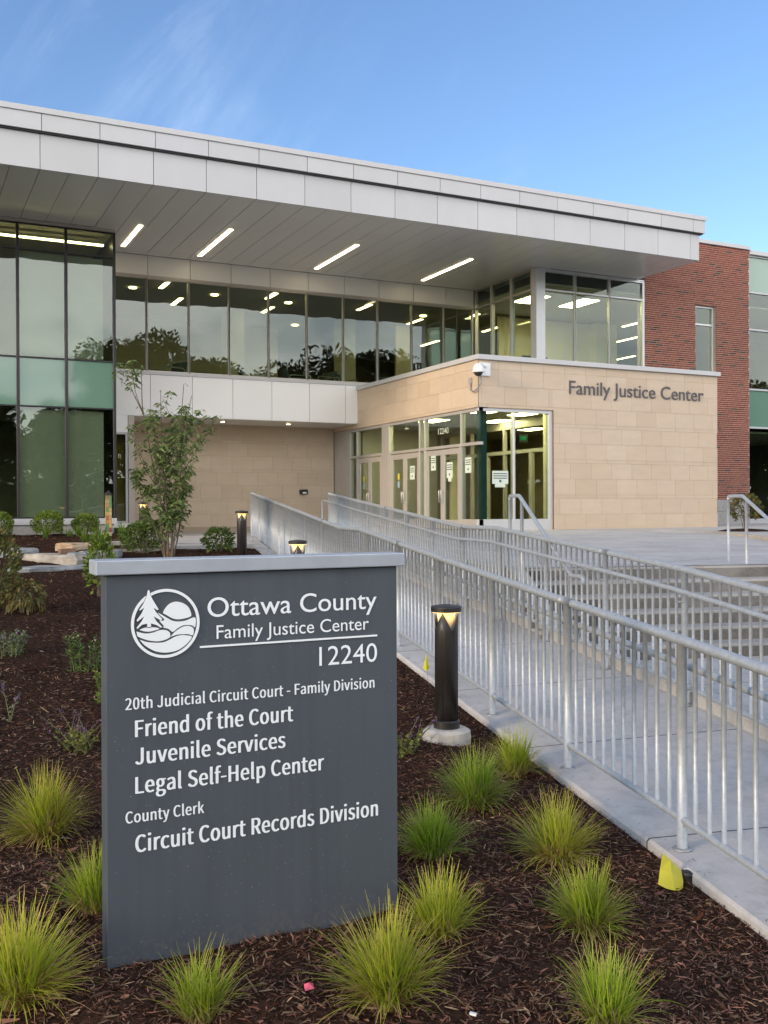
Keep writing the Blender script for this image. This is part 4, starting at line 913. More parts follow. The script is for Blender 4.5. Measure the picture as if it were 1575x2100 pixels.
for x, l in ((17.25, 'dark monitor left of the corner post on upstairs desk'), (17.72, 'dark monitor right of corner post on upstairs desk')):
    t = empty('monitor', (x, 25.3, 4.14), l, 'monitor', 'monitors on the upstairs desk'); f = MB(); f.box(x-.22, x+.22, 25.28, 25.31, 4.24, 4.62); bevel(f.build('screen', M['screen'], t), .006)
    f = MB(); f.box(x-.03, x+.03, 25.312, 25.34, 4.15, 4.4); f.box(x-.1, x+.1, 25.22, 25.4, 4.141, 4.152); f.build('stand', M['rubber'], t)

# ------------------------------------------------------------------ mulch chips (stuff)
def chips():
    pts = []
    def zone(n, x0, x1, y0, y1, sc):
        x = rng.uniform(x0, x1, n); y = rng.uniform(y0, y1, n)
        keep = x < np.array([xbed(v) for v in y])+.02-.05*rng.random(n)
        pts.append(np.stack([x[keep], y[keep], np.full(keep.sum(), sc)], 1))
    zone(76000, -.6, 4.4, 2.3, 5.2, 1.0); zone(46000, -.4, 4.2, 5.2, 9, 1.05); zone(15000, -.6, 4.8, 9, 14, 1.3); zone(9000, -.6, 6.3, 14, 19, 1.6); zone(5000, .5, 5, 19, 25.2, 1.9); zone(22000, -3.2, -.4, 1.6, 9, 1.15); zone(7000, -3.5, -.6, 9, 18, 1.6)
    ye = rng.uniform(2.6, 12, 190); pts.append(np.stack([np.array([xbed(v) for v in ye])+.012+np.abs(rng.normal(0, .035, 190)), ye, np.full(190, .62)], 1))
    P = np.concatenate(pts); n = len(P); sc = P[:, 2]
    ln = rng.gamma(2.2, .0088, n)*sc+.007; wd = rng.uniform(.0010, .0034, n)*sc; th = rng.uniform(0, 2*np.pi, n)
    big = rng.random(n) < .035; wd[big] *= 2.6; ln[big] *= 1.6
    tilt = rng.normal(0, .28, n); roll = rng.normal(0, .6, n); bend = rng.normal(0, .065, n)*ln
    z = np.array([bed_z(a, b) for a, b in P[:, :2]])+rng.uniform(0, .014, n)*np.minimum(sc, 1.3)
    z[-190:] = np.array([topL(b)-1.0+.004 for b in P[-190:, 1]]); tilt[-190:] *= .15; roll[-190:] *= .15
    d = np.stack([np.cos(th)*np.cos(tilt), np.sin(th)*np.cos(tilt), np.sin(tilt)], 1)
    s = np.stack([-np.sin(th)*np.cos(roll), np.cos(th)*np.cos(roll), np.sin(roll)], 1)
    c = np.stack([P[:, 0], P[:, 1], z], 1); perp = np.stack([-np.sin(th), np.cos(th), np.zeros(n)], 1)
    V = np.empty((n, 6, 3)); h = (ln/2)[:, None]; ww = (wd)[:, None]
    V[:, 0] = c-d*h-s*ww*.5; V[:, 1] = c-d*h+s*ww*.5
    V[:, 2] = c+perp*bend[:, None]-s*ww; V[:, 3] = c+perp*bend[:, None]+s*ww
    V[:, 4] = c+d*h-s*ww*.35; V[:, 5] = c+d*h+s*ww*.35
    i = (np.arange(n)*6)[:, None]
    F = np.concatenate([i+np.array([0, 2, 3, 1]), i+np.array([2, 4, 5, 3])])
    t = rng.random(n); base = np.array([.074, .036, .025]); tone = base*(.35+1.5*rng.random((n, 1))**1.6)
    near = np.clip((7.5-P[:, 1])/3, 0, 1)                     # older, greyer mulch nearest the path
    tone = tone*(1+.75*near[:, None])+np.array([.022, .019, .016])*near[:, None]*rng.random((n, 1))
    pt = .5+.5*np.sin(1.7*P[:, 0]+.8*np.sin(2.3*P[:, 1]))*np.sin(1.9*P[:, 1]+1.1*np.sin(1.3*P[:, 0])); tone = tone*(.75+.5*pt)[:, None]
    a = t < .17; tone[a] = np.array([.19, .13, .085])*(.6+.7*rng.random((a.sum(), 1)))
    a = (t > .17) & (t < .215); tone[a] = np.array([.34, .24, .15])*(.6+.6*rng.random((a.sum(), 1)))
    a = (t > .215) & (t < .27); tone[a] = np.array([.105, .042, .022])*(.6+.6*rng.random((a.sum(), 1)))
    a = t > .9992; tone[a] = (.55, .53, .48); big[a] = False
    return link('mulch', fast_mesh('mulch', V.reshape(-1, 3), F, M['chip'], np.repeat(tone, 6, axis=0)))
tag(chips(), 'dark brown shredded bark mulch covering the planting bed', 'mulch', kind='stuff')

# ------------------------------------------------------------------ ornamental grass clumps
def blades(n, H, spread, seed, dead=.12, wmul=1.0):
    r = np.random.default_rng(seed); K = 6
    az_ = r.uniform(0, 2*np.pi, n); lean = np.abs(r.normal(0, 1, n)); lean = (.05+1.3*r.random(n)**.95)*spread
    hh = H*r.uniform(.55, 1.08, n)*(1-.12*lean); isd = r.random(n) < dead; lean[isd] = r.uniform(.6, 1.5, isd.sum()); hh[isd] *= .8
    br = .055*np.sqrt(r.random(n)); ba = r.uniform(0, 2*np.pi, n)
    droop = r.uniform(.2, 1.0, n)*(.30+lean)*.9; off_ = r.normal(0, .18, 2)
    lean = np.clip(lean+off_[0]*np.cos(az_)+off_[1]*np.sin(az_), .02, 1.6); wb = r.uniform(.0016, .0030, n)*wmul
    V = np.empty((n, K, 2, 3)); T = np.empty((n, K, 2, 3)); px = br*np.cos(ba); py = br*np.sin(ba); pz = np.full(n, -.01); ang = lean.copy()*.55
    tipy = r.random(n); q = r.random((n, 1))
    base_c = np.array([.30, .22, .095]); mid = np.array([.25, .36, .030])*(1-.40*q)+np.array([.50, .47, .035])*(.5*q); tip = np.where((tipy < .40)[:, None], np.array([.70, .52, .19]), np.array([.52, .53, .07]))
    deadc = np.array([.52, .37, .18])*(.6+.6*q)
    sx_ = -np.sin(az_); sy_ = np.cos(az_)
    for k in range(K):
        f = k/(K-1); w_ = wb*(1-f**2.2)+.0003
        V[:, k, 0] = np.stack([px-sx_*w_, py-sy_*w_, pz], 1); V[:, k, 1] = np.stack([px+sx_*w_, py+sy_*w_, pz], 1)
        c = base_c*(1-min(1, f*3.2))+mid*min(1, f*3.2) if f < .65 else mid*(1-(f-.65)/.35)+tip*((f-.65)/.35)
        c = np.where(isd[:, None], deadc, c); T[:, k, 0] = c; T[:, k, 1] = c
        st_ = hh/(K-1); ang = ang+droop*(.10+.22*f); px = px+np.cos(az_)*np.sin(ang)*st_; py = py+np.sin(az_)*np.sin(ang)*st_; pz = np.maximum(pz+np.cos(ang)*st_, .004)
    i = (np.arange(n)*K*2)[:, None]; F = np.concatenate([i+np.array([2*k, 2*k+1, 2*k+3, 2*k+2]) for k in range(K-1)])
    return V.reshape(-1, 3), F, T.reshape(-1, 3)
for gi, (x, y, H, n, sp, lab) in enumerate(((.64, 5.06, .42, 980, 1.12, 'round yellow green grass clump left of sign, farthest back on that side'), (.72, 4.22, .34, 620, 1.0, 'grass clump half hidden behind left edge of the sign'), (.36, 3.62, .42, 900, 1.05, 'big grass clump at the bottom left corner of the picture'),
    (.90, 3.27, .29, 330, .85, 'small sparse grass clump in front of the left part of sign'), (1.50, 3.05, .42, 760, 1.0, 'large grass clump with long tips in front of right part of sign'), (1.92, 3.45, .33, 560, 1.0, 'grass clump touching the lower right corner of sign'),
    (2.25, 4.10, .35, 800, 1.0, 'deep green grass clump just right of sign, third from the front'), (2.83, 4.68, .41, 950, 1.05, 'dark green grass clump below the nearest bollard light'), (3.32, 5.02, .37, 560, 1.0, 'grass clump touching the ramp edge, farthest from camera'),
    (2.79, 3.87, .40, 1000, 1.12, 'widest grass clump in middle between sign and ramp'), (2.50, 3.26, .34, 720, 1.05, 'grass clump left of the yellow flag, in front of the widest clump'), (2.12, 2.66, .33, 380, .85, 'grass clump cut by the bottom edge at right'))):
    v, f, t_ = blades(n, H*.91, sp*1.1, 200+gi, dead=random.uniform(.14, .30))
    v2, f2, t2 = blades(int(n*.22), H*.68, 1.5, 300+gi, dead=.9)
    if lab.startswith(('deep', 'dark')): t_ = t_*np.array([.66, .86, .85])
    t_ = t_*random.uniform(.95, 1.2)*np.array([random.uniform(.9, 1.08), 1, 1])
    o = link('grass_clump', fast_mesh('grass_clump', np.concatenate([v, v2]), np.concatenate([f, f2+len(v)]), M['grass'], np.concatenate([t_, t2]), True)); o.location = (x, y, bed_z(x, y)); tag(o, lab, 'grass clump', 'ornamental grass clumps in the mulch')

# ------------------------------------------------------------------ leaves, shrubs, young tree
def leaves(P, N, L_, Wd, cols, r, droop=0):
    """leaf blades (two folded quads each) at points P pointing along N"""
    n = len(P); N = N/np.maximum(1e-6, np.linalg.norm(N, axis=1, keepdims=True)); rv = r.normal(0, 1, (n, 3)); s = np.cross(N, rv); s /= np.maximum(1e-6, np.linalg.norm(s, axis=1, keepdims=True)); u = np.cross(s, N)
    l = (L_*r.uniform(.7, 1.25, n))[:, None]; w_ = (Wd*r.uniform(.75, 1.2, n))[:, None]; dr = np.array([0, 0, -1.0])*droop
    V = np.empty((n, 6, 3)); m_ = P+N*l*.5+dr*l*.15; e = P+N*l+dr*l*.55
    V[:, 0] = P; V[:, 1] = m_+s*w_*.5+u*w_*.18; V[:, 2] = e; V[:, 3] = m_-s*w_*.5+u*w_*.18; V[:, 4] = m_; V[:, 5] = e
    i = (np.arange(n)*6)[:, None]; F = np.concatenate([i+np.array([0, 1, 2, 4]), i+np.array([0, 4, 2, 3])])
    c = np.asarray(cols); t_ = c[r.integers(0, len(c), n)]*(.75+.5*r.random((n, 1)))
    return V.reshape(-1, 3), F, np.repeat(t_, 6, axis=0)
def cat(parts):
    V = []; F = []; T = []; o = 0
    for v, f, t_ in parts: V.append(v); F.append(f+o); T.append(t_); o += len(v)
    return np.concatenate(V), np.concatenate(F), np.concatenate(T)
def blob(n, rx, ry, rz_, r, inner=.35, top=1.0):
    d = r.normal(0, 1, (n, 3)); d /= np.linalg.norm(d, axis=1, keepdims=True); d[:, 2] = np.where(d[:, 2] < -.75, -d[:, 2], d[:, 2])
    lump = 1+.16*np.sin(5*d[:, 0]+3*d[:, 2])*np.cos(4*d[:, 1]-2*d[:, 2]); rad = (1-inner*r.random(n)**1.6)*lump
    return d*rad[:, None]*np.array([rx, ry, rz_]), d
def shrub(name, x, y, z, rx, rz_, n, L_, Wd, cols, label, cat_, group, seed, up=.5, ry=None, stems=7, stemc='bark', base=.12, droop=0):
    r = np.random.default_rng(seed); t = empty(name, (x, y, z), label, cat_, group)
    P, d = blob(n, rx, ry or rx, rz_, r); P[:, 2] += rz_*.92+base*.5; k = P[:, 2] > .01; P = P[k]; d = d[k]
    nd = d+r.normal(0, .45, d.shape); nd[:, 2] += up
    v, f, tt = leaves(P, nd, L_, Wd, cols, r, droop); link('foliage', fast_mesh('foliage', v, f, M['leaf'], tt, False), t)
    m = MB()
    for i in range(stems):
        a = 2*math.pi*i/stems+r.random(); q = .3+.55*r.random()
        m.tube([(.03*math.cos(a), .03*math.sin(a), -.03), (rx*.35*q*math.cos(a), rx*.35*q*math.sin(a), rz_*.7), (rx*.8*q*math.cos(a), rx*.8*q*math.sin(a), rz_*1.45)], [.010, .007, .003], 6)
    m.build('stems', M[stemc], t, smooth=True, local=True); return t
BOX = [(.13, .21, .026), (.20, .28, .036), (.08, .135, .02), (.25, .32, .055)]
GRN = [(.08, .14, .028), (.12, .18, .04), (.05, .09, .02), (.15, .20, .05)]
OLV = [(.13, .115, .030), (.17, .14, .04), (.08, .09, .025), (.22, .16, .05)]
zb = bed_z(3, 24.5)
for x, y, rx, rz_, lab, sd_ in ((2.06, 24.6, .33, .25, 'round clipped shrub cut by the left edge before curtain wall', 1), (3.15, 24.5, .34, .285, 'largest round clipped shrub below the black curtain wall', 2), (4.02, 24.5, .29, .235, 'round clipped shrub next to the mosaic post', 3)):
    shrub('round_shrub', x, y, bed_z(x, y)-.02, rx, rz_, 2600, .055, .026, BOX, lab, 'shrub', 'clipped shrubs below curtain wall', sd_, base=.1)
shrub('small_shrub', 5.34, 18.0, bed_z(4.9, 18)-.02, .26, .21, 700, .085, .036, GRN, 'small leafy shrub between the young tree and the third bollard', 'shrub', None, 4, droop=.4)
shrub('leafy_shrub', 4.05, 18.3, bed_z(4.05, 18.3)-.02, .40, .27, 1100, .09, .038, GRN+[(.10, .15, .02)], 'low wide shrub at left foot of the young tree', 'shrub', None, 5, droop=.4)
shrub('tall_shrub', .98, 12.4, bed_z(1, 12.4), .30, .46, 1200, .075, .034, [(.10, .12, .025), (.15, .16, .035), (.07, .09, .02), (.20, .15, .05)], 'tall olive shrub at the left picture edge', 'shrub', None, 6, up=.6)
shrub('wilted_shrub', 1.30, 12.2, bed_z(1.3, 12.2)-.02, .21, .18, 420, .075, .03, OLV, 'small yellowing shrub with drooping leaves below the tall olive shrub', 'shrub', None, 7, droop=1.2, up=-.3)
shrub('upright_shrub', 2.34, 13.2, bed_z(2.3, 13.2), .17, .38, 900, .07, .032, BOX+[(.13, .17, .03)], 'narrow upright green shrub just left of the sign cap', 'shrub', None, 8)
shrub('kerb_shrub', 16.95, 16.4, -.545, .33, .30, 900, .075, .034, [(.09, .10, .02), (.14, .13, .03), (.06, .075, .018), (.20, .12, .05)], 'small shrub on the raised pavement in front of brick wall', 'shrub', None, 9, base=.42)
m = MB(); m.lathe([(.62, -.005), (.42, .035), (.1, .055)], 24, 16.95, 16.4); o = m.build('mulch_mound', M['soil']); o.location.z = -.54; tag(o, 'small mulch mound around the kerb shrub', 'mulch')

def perennial(name, x, y, H, wd, n, cols, label, cat_, group, seed, fl=None, lean=.25, L_=.045, Wd=.016, stems=6, fln=16, fls=.012, per=1.0):
    r = np.random.default_rng(seed); t = empty(name, (x, y, bed_z(x, y)), label, cat_, group); PP = []; DD = []; FP = []; m = MB()
    for i in range(stems):
        a = r.uniform(0, 6.28); ln = lean*r.uniform(.3, 1.2); h = H*r.uniform(.65, 1.05); b = Vector((wd*.3*r.normal(), wd*.3*r.normal(), -.01)); tip = b+Vector((math.cos(a)*ln*h+wd*.25*r.normal(), math.sin(a)*ln*h, h)); mid = (b+tip)/2+Vector((0, 0, h*.08))
        m.tube([b, mid, tip], [.0035, .003, .0015], 5)
        for k in range(n):
            f = (k+.5)/n*per; p = b*(1-f)**2+mid*2*f*(1-f)+tip*f*f; q = r.uniform(0, 6.28); PP.append(p); DD.append((math.cos(q), math.sin(q), .5+.5*f))
        if fl:
            for k in range(fln):
                f = .72+.30*r.random(); p = b*(1-f)**2+mid*2*f*(1-f)+tip*f*f; FP.append((p.x+r.normal()*.008, p.y+r.normal()*.008, p.z+r.normal()*.006))
    v, f, tt = leaves(np.array(PP), np.array(DD), L_, Wd, cols, r, .3); link('foliage', fast_mesh('foliage', v, f, M['leaf'], tt), t)
    m.build('stems', M['leaf'], t, smooth=True, local=True).data.materials[0] = M['stem']
    if fl:
        v, f, tt = leaves(np.array(FP), r.normal(0, 1, (len(FP), 3)), fls*1.6, fls, fl, r); link('flowers', fast_mesh('flowers', v, f, M['leaf'], tt), t)
    return t
M['stem'] = pbr('green_stem', (.10, .11, .04), .7)
PUR = [(.22, .12, .32), (.30, .20, .42), (.16, .09, .22)]; PNK = [(.26, .12, .22), (.36, .20, .32), (.20, .08, .15)]; CRM = [(.6, .55, .32), (.7, .66, .45)]
perennial('catmint', .95, 9.6, .22, .22, 22, [(.12, .16, .08), (.17, .21, .12), (.22, .25, .15), (.11, .16, .04)], 'small grey green catmint tuft alone in mulch at left', 'plant', None, 31, fl=PUR, stems=26, L_=.035, Wd=.014, lean=.7, fln=2)
perennial('daisy_plant', 1.37, 8.75, .33, .10, 40, GRN+[(.10, .15, .05)], 'upright leafy plant with pale buds, fully visible left of the sign', 'plant', 'budding plants beside sign', 32, fl=CRM, stems=7, L_=.06, Wd=.016, lean=.12, fln=4, fls=.014)
perennial('daisy_plant', 1.52, 8.8, .30, .11, 26, GRN, 'budding plant touching left edge of sign, behind a lower one', 'plant', 'budding plants beside sign', 33, fl=CRM, stems=6, L_=.06, Wd=.016, lean=.2, fln=4, fls=.014)
perennial('daisy_plant', 1.36, 7.6, .27, .06, 34, BOX, 'bright green budding plant nearest the sign edge, lower than the others', 'plant', 'budding plants beside sign', 34, fl=CRM, stems=4, L_=.055, Wd=.016, lean=.12, fln=3, fls=.012)
perennial('lavender', .68, 7.35, .28, .05, 12, [(.16, .18, .09)], 'purple flower spike leaning at the left picture edge', 'plant', None, 35, fl=PUR, stems=2, lean=.5, fln=30, fls=.009)
perennial('salvia', 1.02, 6.55, .24, .22, 16, [(.24, .24, .05), (.16, .18, .05), (.10, .09, .04), (.30, .28, .06)], 'faded purple salvia with yellow green leaves left of the sign', 'plant', 'purple salvias flanking the sign', 36, fl=PNK+PUR, stems=15, L_=.035, Wd=.02, lean=.9, fln=11, fls=.008, per=.55)
perennial('salvia', 2.88, 5.62, .22, .20, 16, [(.20, .24, .05), (.13, .17, .04), (.10, .10, .04), (.28, .28, .06)], 'faded purple salvia between the sign and the nearest bollard footing', 'plant', 'purple salvias flanking the sign', 37, fl=PNK+PUR, stems=16, L_=.032, Wd=.018, lean=.9, fln=11, fls=.008, per=.55)
for i, (x, y, h, lab) in enumerate(((2.95, 23.4, .34, 'strappy leaf tuft in front of largest clipped shrub'), (3.55, 23.8, .26, 'strappy leaf tuft between the two right clipped shrubs, left one'), (3.78, 24.0, .30, 'strappy leaf tuft with orange tag near the clipped shrubs'), (4.12, 23.6, .34, 'strappy leaf tuft just left of mosaic post'), (4.62, 23.3, .34, 'strappy leaf tuft just right of mosaic post'), (4.75, 23.9, .36, 'strappy leaf tuft at foot of narrow amber window'), (3.2, 19.6, .36, 'strappy leaf tuft among the flat stones'), (4.2, 20.6, .30, 'strappy leaf tuft on dark mulch beyond the flat stones'))):
    v, f, t_ = blades(46, h*1.1, .6, 60+i, dead=.03, wmul=4.5); o = link('leaf_tuft', fast_mesh('leaf_tuft', v, f, M['grass'], t_*np.array([.45, .62, .9]), True)); o.location = (x, y, bed_z(x, y)); tag(o, lab, 'plant', 'strappy tufts near curtain wall')

# young multi-stem tree
t = empty('young_tree', (4.14, 16.9, bed_z(4.14, 16.9)), 'young multi stem tree with sparse drooping leaves in front of the white band', 'tree', None, R(150))
t.scale = (1.0, 1.0, 1.04)
r = np.random.default_rng(77); tr = MB(); LP = []; LD = []
def branch(p, d, L_, rad, lvl):
    pts = [p]; q = p.copy(); dd = d.copy(); ns = 5
    for i in range(ns):
        dd = (dd+Vector((r.normal()*.07, r.normal()*.07, .10))).normalized(); q = q+dd*L_/ns; pts.append(q.copy())
    tr.tube(pts, [rad*(1-.75*i/ns) for i in range(ns+1)], 7 if lvl == 0 else 5, cap=False)
    for i, pp in enumerate(pts):
        f = i/ns
        if lvl >= 1 or f > .35:
            m_ = ((2 if r.random() < .6 else 1) if f < .9 else 7) if lvl else 1
            if pp.z > 2.55 and lvl < 2: m_ = 1 if r.random() < .5 else 0
            for k in range(m_):
                a = r.uniform(0, 6.28); LP.append((pp.x+.02*r.normal(), pp.y+.02*r.normal(), pp.z+.02*r.normal())); LD.append((math.cos(a), math.sin(a), -.15+.3*r.random()))
    if lvl < 2:
        for i in range((7 if lvl == 0 else 3)):
            f = (.16+.74*r.random()) if lvl == 0 else (.35+.6*r.random()); k = min(ns-1, int(f*ns)); pp = pts[k].lerp(pts[k+1], f*ns-k); a = r.uniform(0, 6.28)
            o_ = Vector((math.cos(a), math.sin(a), .75 if lvl == 0 else .5)); o_ = (o_.normalized()+dd*.35).normalized()
            branch(pp, o_, L_*(.36-.20*f if lvl == 0 else .5)*r.uniform(.6, 1.15), rad*.42, lvl+1)
for a, ln, hgt, ra in ((0.3, .02, 3.35, .024), (1.6, .07, 2.85, .019), (2.9, .10, 2.8, .019), (4.1, .09, 3.05, .021), (5.3, .10, 2.3, .017), (.9, .15, 1.9, .015), (3.5, .16, 2.0, .015), (5.9, .19, 1.7, .013)):
    branch(Vector((.05*math.cos(a), .05*math.sin(a), -.04)), Vector((math.cos(a)*ln*1.5, math.sin(a)*ln*1.5, 1)).normalized(), hgt, ra, 0)
tr.build('trunk', M['bark'], t, smooth=True, local=True)
LP = np.array(LP); LD = np.array(LD); k = LP[:, 2] > .12; LP = LP[k]; LD = LD[k]
v, f, tt = leaves(LP, LD, .105, .040, [(.11, .17, .045), (.15, .21, .06), (.075, .12, .032), (.20, .24, .085)], r, .9); link('crown', fast_mesh('crown', v, f, M['leaf'], tt), t)
m = MB(); m.box(-.10, -.04, -.06, -.05, .02, .16); tg = m.build('tag', M['orange'], t, local=True); tg.rotation_euler.y = R(35); tg['label'] = 'orange plant tag at foot of tree'

# ------------------------------------------------------------------ stones, flags, mosaic post
def rock(name, x, y, wx, wy, h, rz, m_, label, seed, lift=0):
    r = np.random.default_rng(seed); n = 11; m = MB()
    ang = np.sort(r.uniform(0, 2*np.pi, n)); ang = np.linspace(0, 2*np.pi, n, endpoint=False)+r.normal(0, .13, n); rad = 1+r.normal(0, .13, n)
    def rg(k, z, jit): return [(wx*.5*rad[i]*k*math.cos(ang[i])+r.normal()*jit, wy*.5*rad[i]*k*math.sin(ang[i])+r.normal()*jit, z+r.normal()*jit) for i in range(n)]
    lv = [rg(1.0, -.08, .0), rg(1.02, h*.35, .012), rg(.99, h*.75, .012), rg(.93, h, .006)]; vs = sum(lv, []); fs = [tuple(range(3*n, 4*n))]
    for a in range(3):
        for i in range(n): fs.append((a*n+i, a*n+(i+1) % n, (a+1)*n+(i+1) % n, (a+1)*n+i))
    m.add(vs, fs); o = m.build(name, M[m_]); bevel(o, .012, 2); o.location = (x, y, bed_z(x, y)+lift); o.rotation_euler.z = rz; return tag(o, label, 'stone', 'flat stones in the mulch bed')
rock('boulder', 2.95, 18.9, .80, .40, .12, R(-10), 'rockt', 'tan and orange boulder behind the flat stones', 1)
rock('flagstone', 2.50, 17.3, 1.15, 1.2, .12, R(20), 'rock', 'large pale flagstone carrying the small brown brick', 2)
rock('flagstone', 2.10, 16.2, 1.35, .55, .05, R(18), 'rockg', 'thin pale bluestone forming the front edge of the stones', 3)
rock('flagstone', 3.15, 17.6, .95, .5, .11, R(25), 'rockg', 'grey bluestone right of brown brick', 4)
rock('flagstone', 2.72, 16.9, .55, .28, .05, R(15), 'rockg', 'small dark slate lying on the large pale flagstone', 5, lift=.12)
rock('flagstone', 1.75, 18.3, .9, .6, .12, R(5), 'rockg', 'grey block at left behind the tall olive shrub', 6)
rock('flagstone', 3.75, 19.9, 1.3, .4, .06, R(8), 'rock', 'long thin flagstone below the mosaic post', 7)
rock('flagstone', 3.95, 18.6, 1.4, .35, .045, R(4), 'rock', 'thin flagstone strip left of the tree foot', 8)
m = MB(); m.box(-.13, .13, -.06, .06, 0, .085); o = bevel(m.build('loose_brick', M['brown']), .008); o.location = (2.52, 17.25, bed_z(2.5, 17.3)+.122); o.rotation_euler.z = R(12); tag(o, 'small brown brick lying on the large pale flagstone', 'brick')
t = empty('mosaic_post', (4.40, 23.7, bed_z(4.4, 23.7)), 'square mosaic post of red, orange and green tiles with dark peaked cap', 'garden post'); zb_ = t.location.z
m = MB(); m.box(-.062, .062, -.062, .062, -.05, .96, (.12, .10, .08)); cols = [(.42, .12, .06), (.50, .22, .08), (.55, .33, .10), (.10, .28, .10), (.45, .30, .14), (.30, .06, .06), (.50, .42, .18)]
for k in range(10):
    for s_ in range(4):
        for h_ in range(2):
            a, b = (-.062+h_*.063, -.002+h_*.063); z0, z1 = .005+k*.095, .093+k*.095; c = random.choice(cols); e = .066
            q = [(a, -e, z0), (b, -e, z0), (b, -e, z1), (a, -e, z1)]
            ca, sa_ = math.cos(s_*math.pi/2), math.sin(s_*math.pi/2); m.add([(x*ca-y*sa_, x*sa_+y*ca, z) for x, y, z in q], [(0, 1, 2, 3)], c)
m.build('post', M['mosaic'], t, local=True)
m = MB(); m.add([(-.09, -.09, .96), (.09, -.09, .96), (.09, .09, .96), (-.09, .09, .96), (0, 0, 1.07)], [(0, 3, 2, 1), (0, 1, 4), (1, 2, 4), (2, 3, 4), (3, 0, 4)]); m.build('cap', M['bronze'], t, local=True)
t = empty('marker_flag', (3.94, 7.25, gz(0, 7.25)), 'small folded yellow marker flag on a wire beside near bollard', 'marker flag', 'yellow marker flags'); m = MB(); m.tube([(0, 0, -.02), (-.01, 0, .12), (-.02, 0, .24)], .0016, 5); m.build('wire', M['wire'], t, local=True)
m = MB(); m.add([(-.02, 0, .27), (-.05, .008, .15), (-.025, -.012, .125), (.012, .006, .15), (-.022, -.006, .2)], [(0, 1, 2, 4), (0, 4, 2, 3)]); m.build('flag', M['flag'], t, local=True)
t = empty('marker_flag', (3.12, 3.46, bed_z(3.1, 3.46)), 'larger yellow marker flag slumped on mulch at the ramp edge', 'marker flag', 'yellow marker flags'); m = MB()
g2 = [(-.086, -.012, .03), (-.048, .018, .085), (-.012, .042, .142), (.024, .03, .108), (.066, .006, .06), (.046, -.028, .028), (.022, -.05, -.002), (-.022, -.052, .004), (-.058, -.034, .014), (-.008, -.012, .072)]
m.add(g2, [(0, 1, 9, 8), (1, 2, 3, 9), (3, 4, 5, 9), (9, 5, 6, 7), (8, 9, 7)]); m.build('flag', M['flag'], t, local=True, smooth=False)
m = MB(); m.tube([(.045, .01, -.02), (.02, .02, .06), (-.02, .04, .135)], .0016, 5); m.build('wire', M['wire'], t, local=True)
t = empty('sprinkler_cap', (3.22, 3.46, bed_z(3.22, 3.46)), 'round black sprinkler cap beside the slumped yellow flag', 'sprinkler'); m = MB(); m.lathe([(.036, -.02), (.036, .032), (.032, .04), (.012, .043)], 20); m.build('cap', M['rubber'], t, smooth=False, local=True)
m = MB(); m.tube(arc3 if False else [(.02*math.cos(a*.5), .02*math.sin(a*.5), .045) for a in range(5)], .003, 5); m.build('ring', M['white'], t, local=True)
m = MB(); m.add([(-.018, -.01, 0), (.016, -.012, .003), (.02, .01, .012), (-.014, .012, .015), (0, 0, .022)], [(0, 1, 4), (1, 2, 4), (2, 3, 4), (3, 0, 4), (0, 3, 2, 1)]); o = m.build('litter_scrap', M['pink']); o.location = (1.28, 3.24, bed_z(1.28, 3.24)+.006); tag(o, 'tiny pink scrap on mulch in front of the sign', 'litter')
m = MB(); m.box(-.005, .005, -.012, .012, 0, .008); o = m.build('litter_scrap', M['white']); o.location = (1.72, 2.86, bed_z(1.72, 2.86)+.006); o.rotation_euler.z = .6; tag(o, 'tiny white scrap on the mulch at the bottom edge', 'litter')

# ------------------------------------------------------------------ trees behind the camera, seen mirrored in the glass
def big_tree(H, rad, n, seed, conifer=False):
    r = np.random.default_rng(seed); P = []; D = []
    if conifer:
        h = r.random(n)**.8; P = np.stack([np.zeros(n)]*3, 1); a = r.uniform(0, 6.28, n); rr_ = rad*(1-h)*(.55+.45*np.sin(h*60)**2)*np.sqrt(r.random(n)*.7+.3); P = np.stack([rr_*np.cos(a), rr_*np.sin(a), H*(.08+.92*h)-.25*rr_], 1); D = np.stack([np.cos(a), np.sin(a), np.full(n, -.2)], 1)
    else:
        cl = 34; c = r.normal(0, 1, (cl, 3)); c /= np.linalg.norm(c, axis=1, keepdims=True); c *= (r.random(cl)**.4)[:, None]*np.array([rad*.8, rad*.8, H*.30]); c[:, 2] += H*.62
        i = r.integers(0, cl, n); d = r.normal(0, 1, (n, 3)); d /= np.linalg.norm(d, axis=1, keepdims=True); P = c[i]+d*(rad*.34*(1-.6*r.random(n)**1.5))[:, None]; D = d+r.normal(0, .5, d.shape)
    return leaves(P, D, .40, .24, [(.050, .062, .020), (.075, .085, .026), (.035, .045, .014), (.10, .095, .03)], r, .3)
TM = {}
for k, (H, rad, n, con) in dict(oak=(17, 5.6, 19000, False), maple=(14.5, 4.6, 15000, False), spruce=(16.5, 3.4, 9000, True)).items():
    v, f, tt = big_tree(H, rad, n, 100+len(TM), con); tm = MB(); tm.tube([(0, 0, -.2), (.1, 0, H*.3), (0, .1, H*.75)], [.34, .26, .06], 9)
    for q in range(0 if con else 6):
        a = q*1.05; tm.tube([(.05, 0, H*(.30+.05*q)), (rad*.4*math.cos(a), rad*.4*math.sin(a), H*(.48+.05*q)), (rad*.75*math.cos(a), rad*.75*math.sin(a), H*(.58+.04*q))], [.14, .08, .02], 6)
    TM[k] = (fast_mesh('crown', v, f, M['leaf'], tt), tm.mesh('trunk', M['bark'], True))
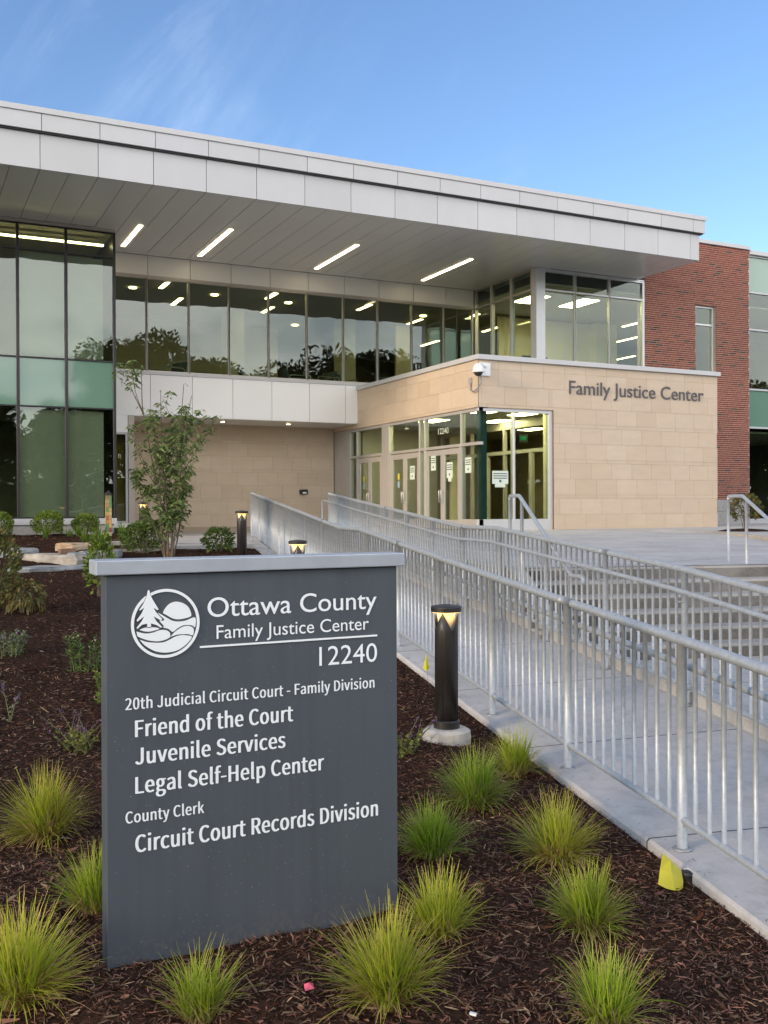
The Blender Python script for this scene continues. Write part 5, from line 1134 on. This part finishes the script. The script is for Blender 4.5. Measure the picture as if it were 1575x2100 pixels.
TX = [(17.6, -30, 'oak', 1.08, 'broad tree mirrored at left of the upper windows'), (22.6, -33, 'maple', 1.14, 'round tree mirrored under second and third upper windows'), (26.4, -34, 'maple', 1.18, 'round tree mirrored in the third upper window'), (29.4, -36, 'maple', 1.08, 'round tree mirrored at left of fourth upper window'),
 (32.4, -30, 'oak', 0.93, 'dark tree mirrored in the fifth upper window'), (35.6, -33, 'oak', 1.08, 'tallest dark tree mirrored in sixth upper window'), (38.8, -35, 'maple', 1.18, 'dark round tree mirrored beside the tallest dark tree'), (41.6, -30, 'maple', 1.27, 'tall tree mirrored in the eighth upper window'), (43.4, -33, 'oak', 0.99, 'broad tree mirrored behind the tall tree of the eighth window'), (47.5, -32, 'maple', 1.20, 'round tree mirrored in ninth upper window'),
 (7.0, -36, 'maple', 0.86, 'low tree mirrored at bottom of leftmost curtain wall pane'), (13.0, -41, 'maple', 0.89, 'small tree mirrored low in curtain wall beside the broad tree'), (53, -30, 'oak', 0.92, 'broad tree mirrored in the right hand glass wing'), (62, -32, 'maple', 1.20, 'tree mirrored far right in the glass wing'), (0, -36, 'oak', 0.67, 'low broad tree mirrored in left curtain wall'), (72, -34, 'oak', 0.97, 'broad tree on the camera side at right'), (84, -31, 'maple', 1.2, 'round tree mirrored low in the far right glass'), (94, -33, 'oak', 1.1, 'outermost broad tree on the camera side at right')]
for x, y, k, s_, lab in TX:
    tt_ = empty('tree', (x, y, -2.3), lab, 'tree', 'trees across the road, mirrored in the glass', random.uniform(0, 6.28)); tt_.scale = (s_, s_, s_); link('crown', TM[k][0], tt_); link('trunk', TM[k][1], tt_)
mb = MB(); mb.add([(-140, -43, -2.31), (220, -43, -2.31), (220, -47, 2.6), (-140, -47, 2.6), (220, -60, -2.31), (-140, -60, -2.31)], [(0, 1, 2, 3), (3, 2, 4, 5)]); tag(mb.build('hill', M['lawn']), kind='structure')  # mound added behind the hedgerow to block bright sky gaps in reflections
r = np.random.default_rng(5); n = 38000; hx = r.uniform(-25, 150, n); P = np.stack([hx, r.uniform(-43, -37, n), -2.2+(8.6+1.3*np.sin(hx*.9)+.8*np.sin(hx*2.3+1))*r.random(n)**1.15], 1); v, f, tt = leaves(P, r.normal(0, 1, (n, 3)), .7, .45, [(.026, .038, .012), (.04, .055, .016)], r); tag(link('added_hedge', fast_mesh('added_hedge', v, f, M['leaf'], tt)), 'long dark hedgerow added across the road to darken low reflections in the glass', 'added_hedge', kind='stuff')  # hedgerow added and made tall so the lower panes mirror dark
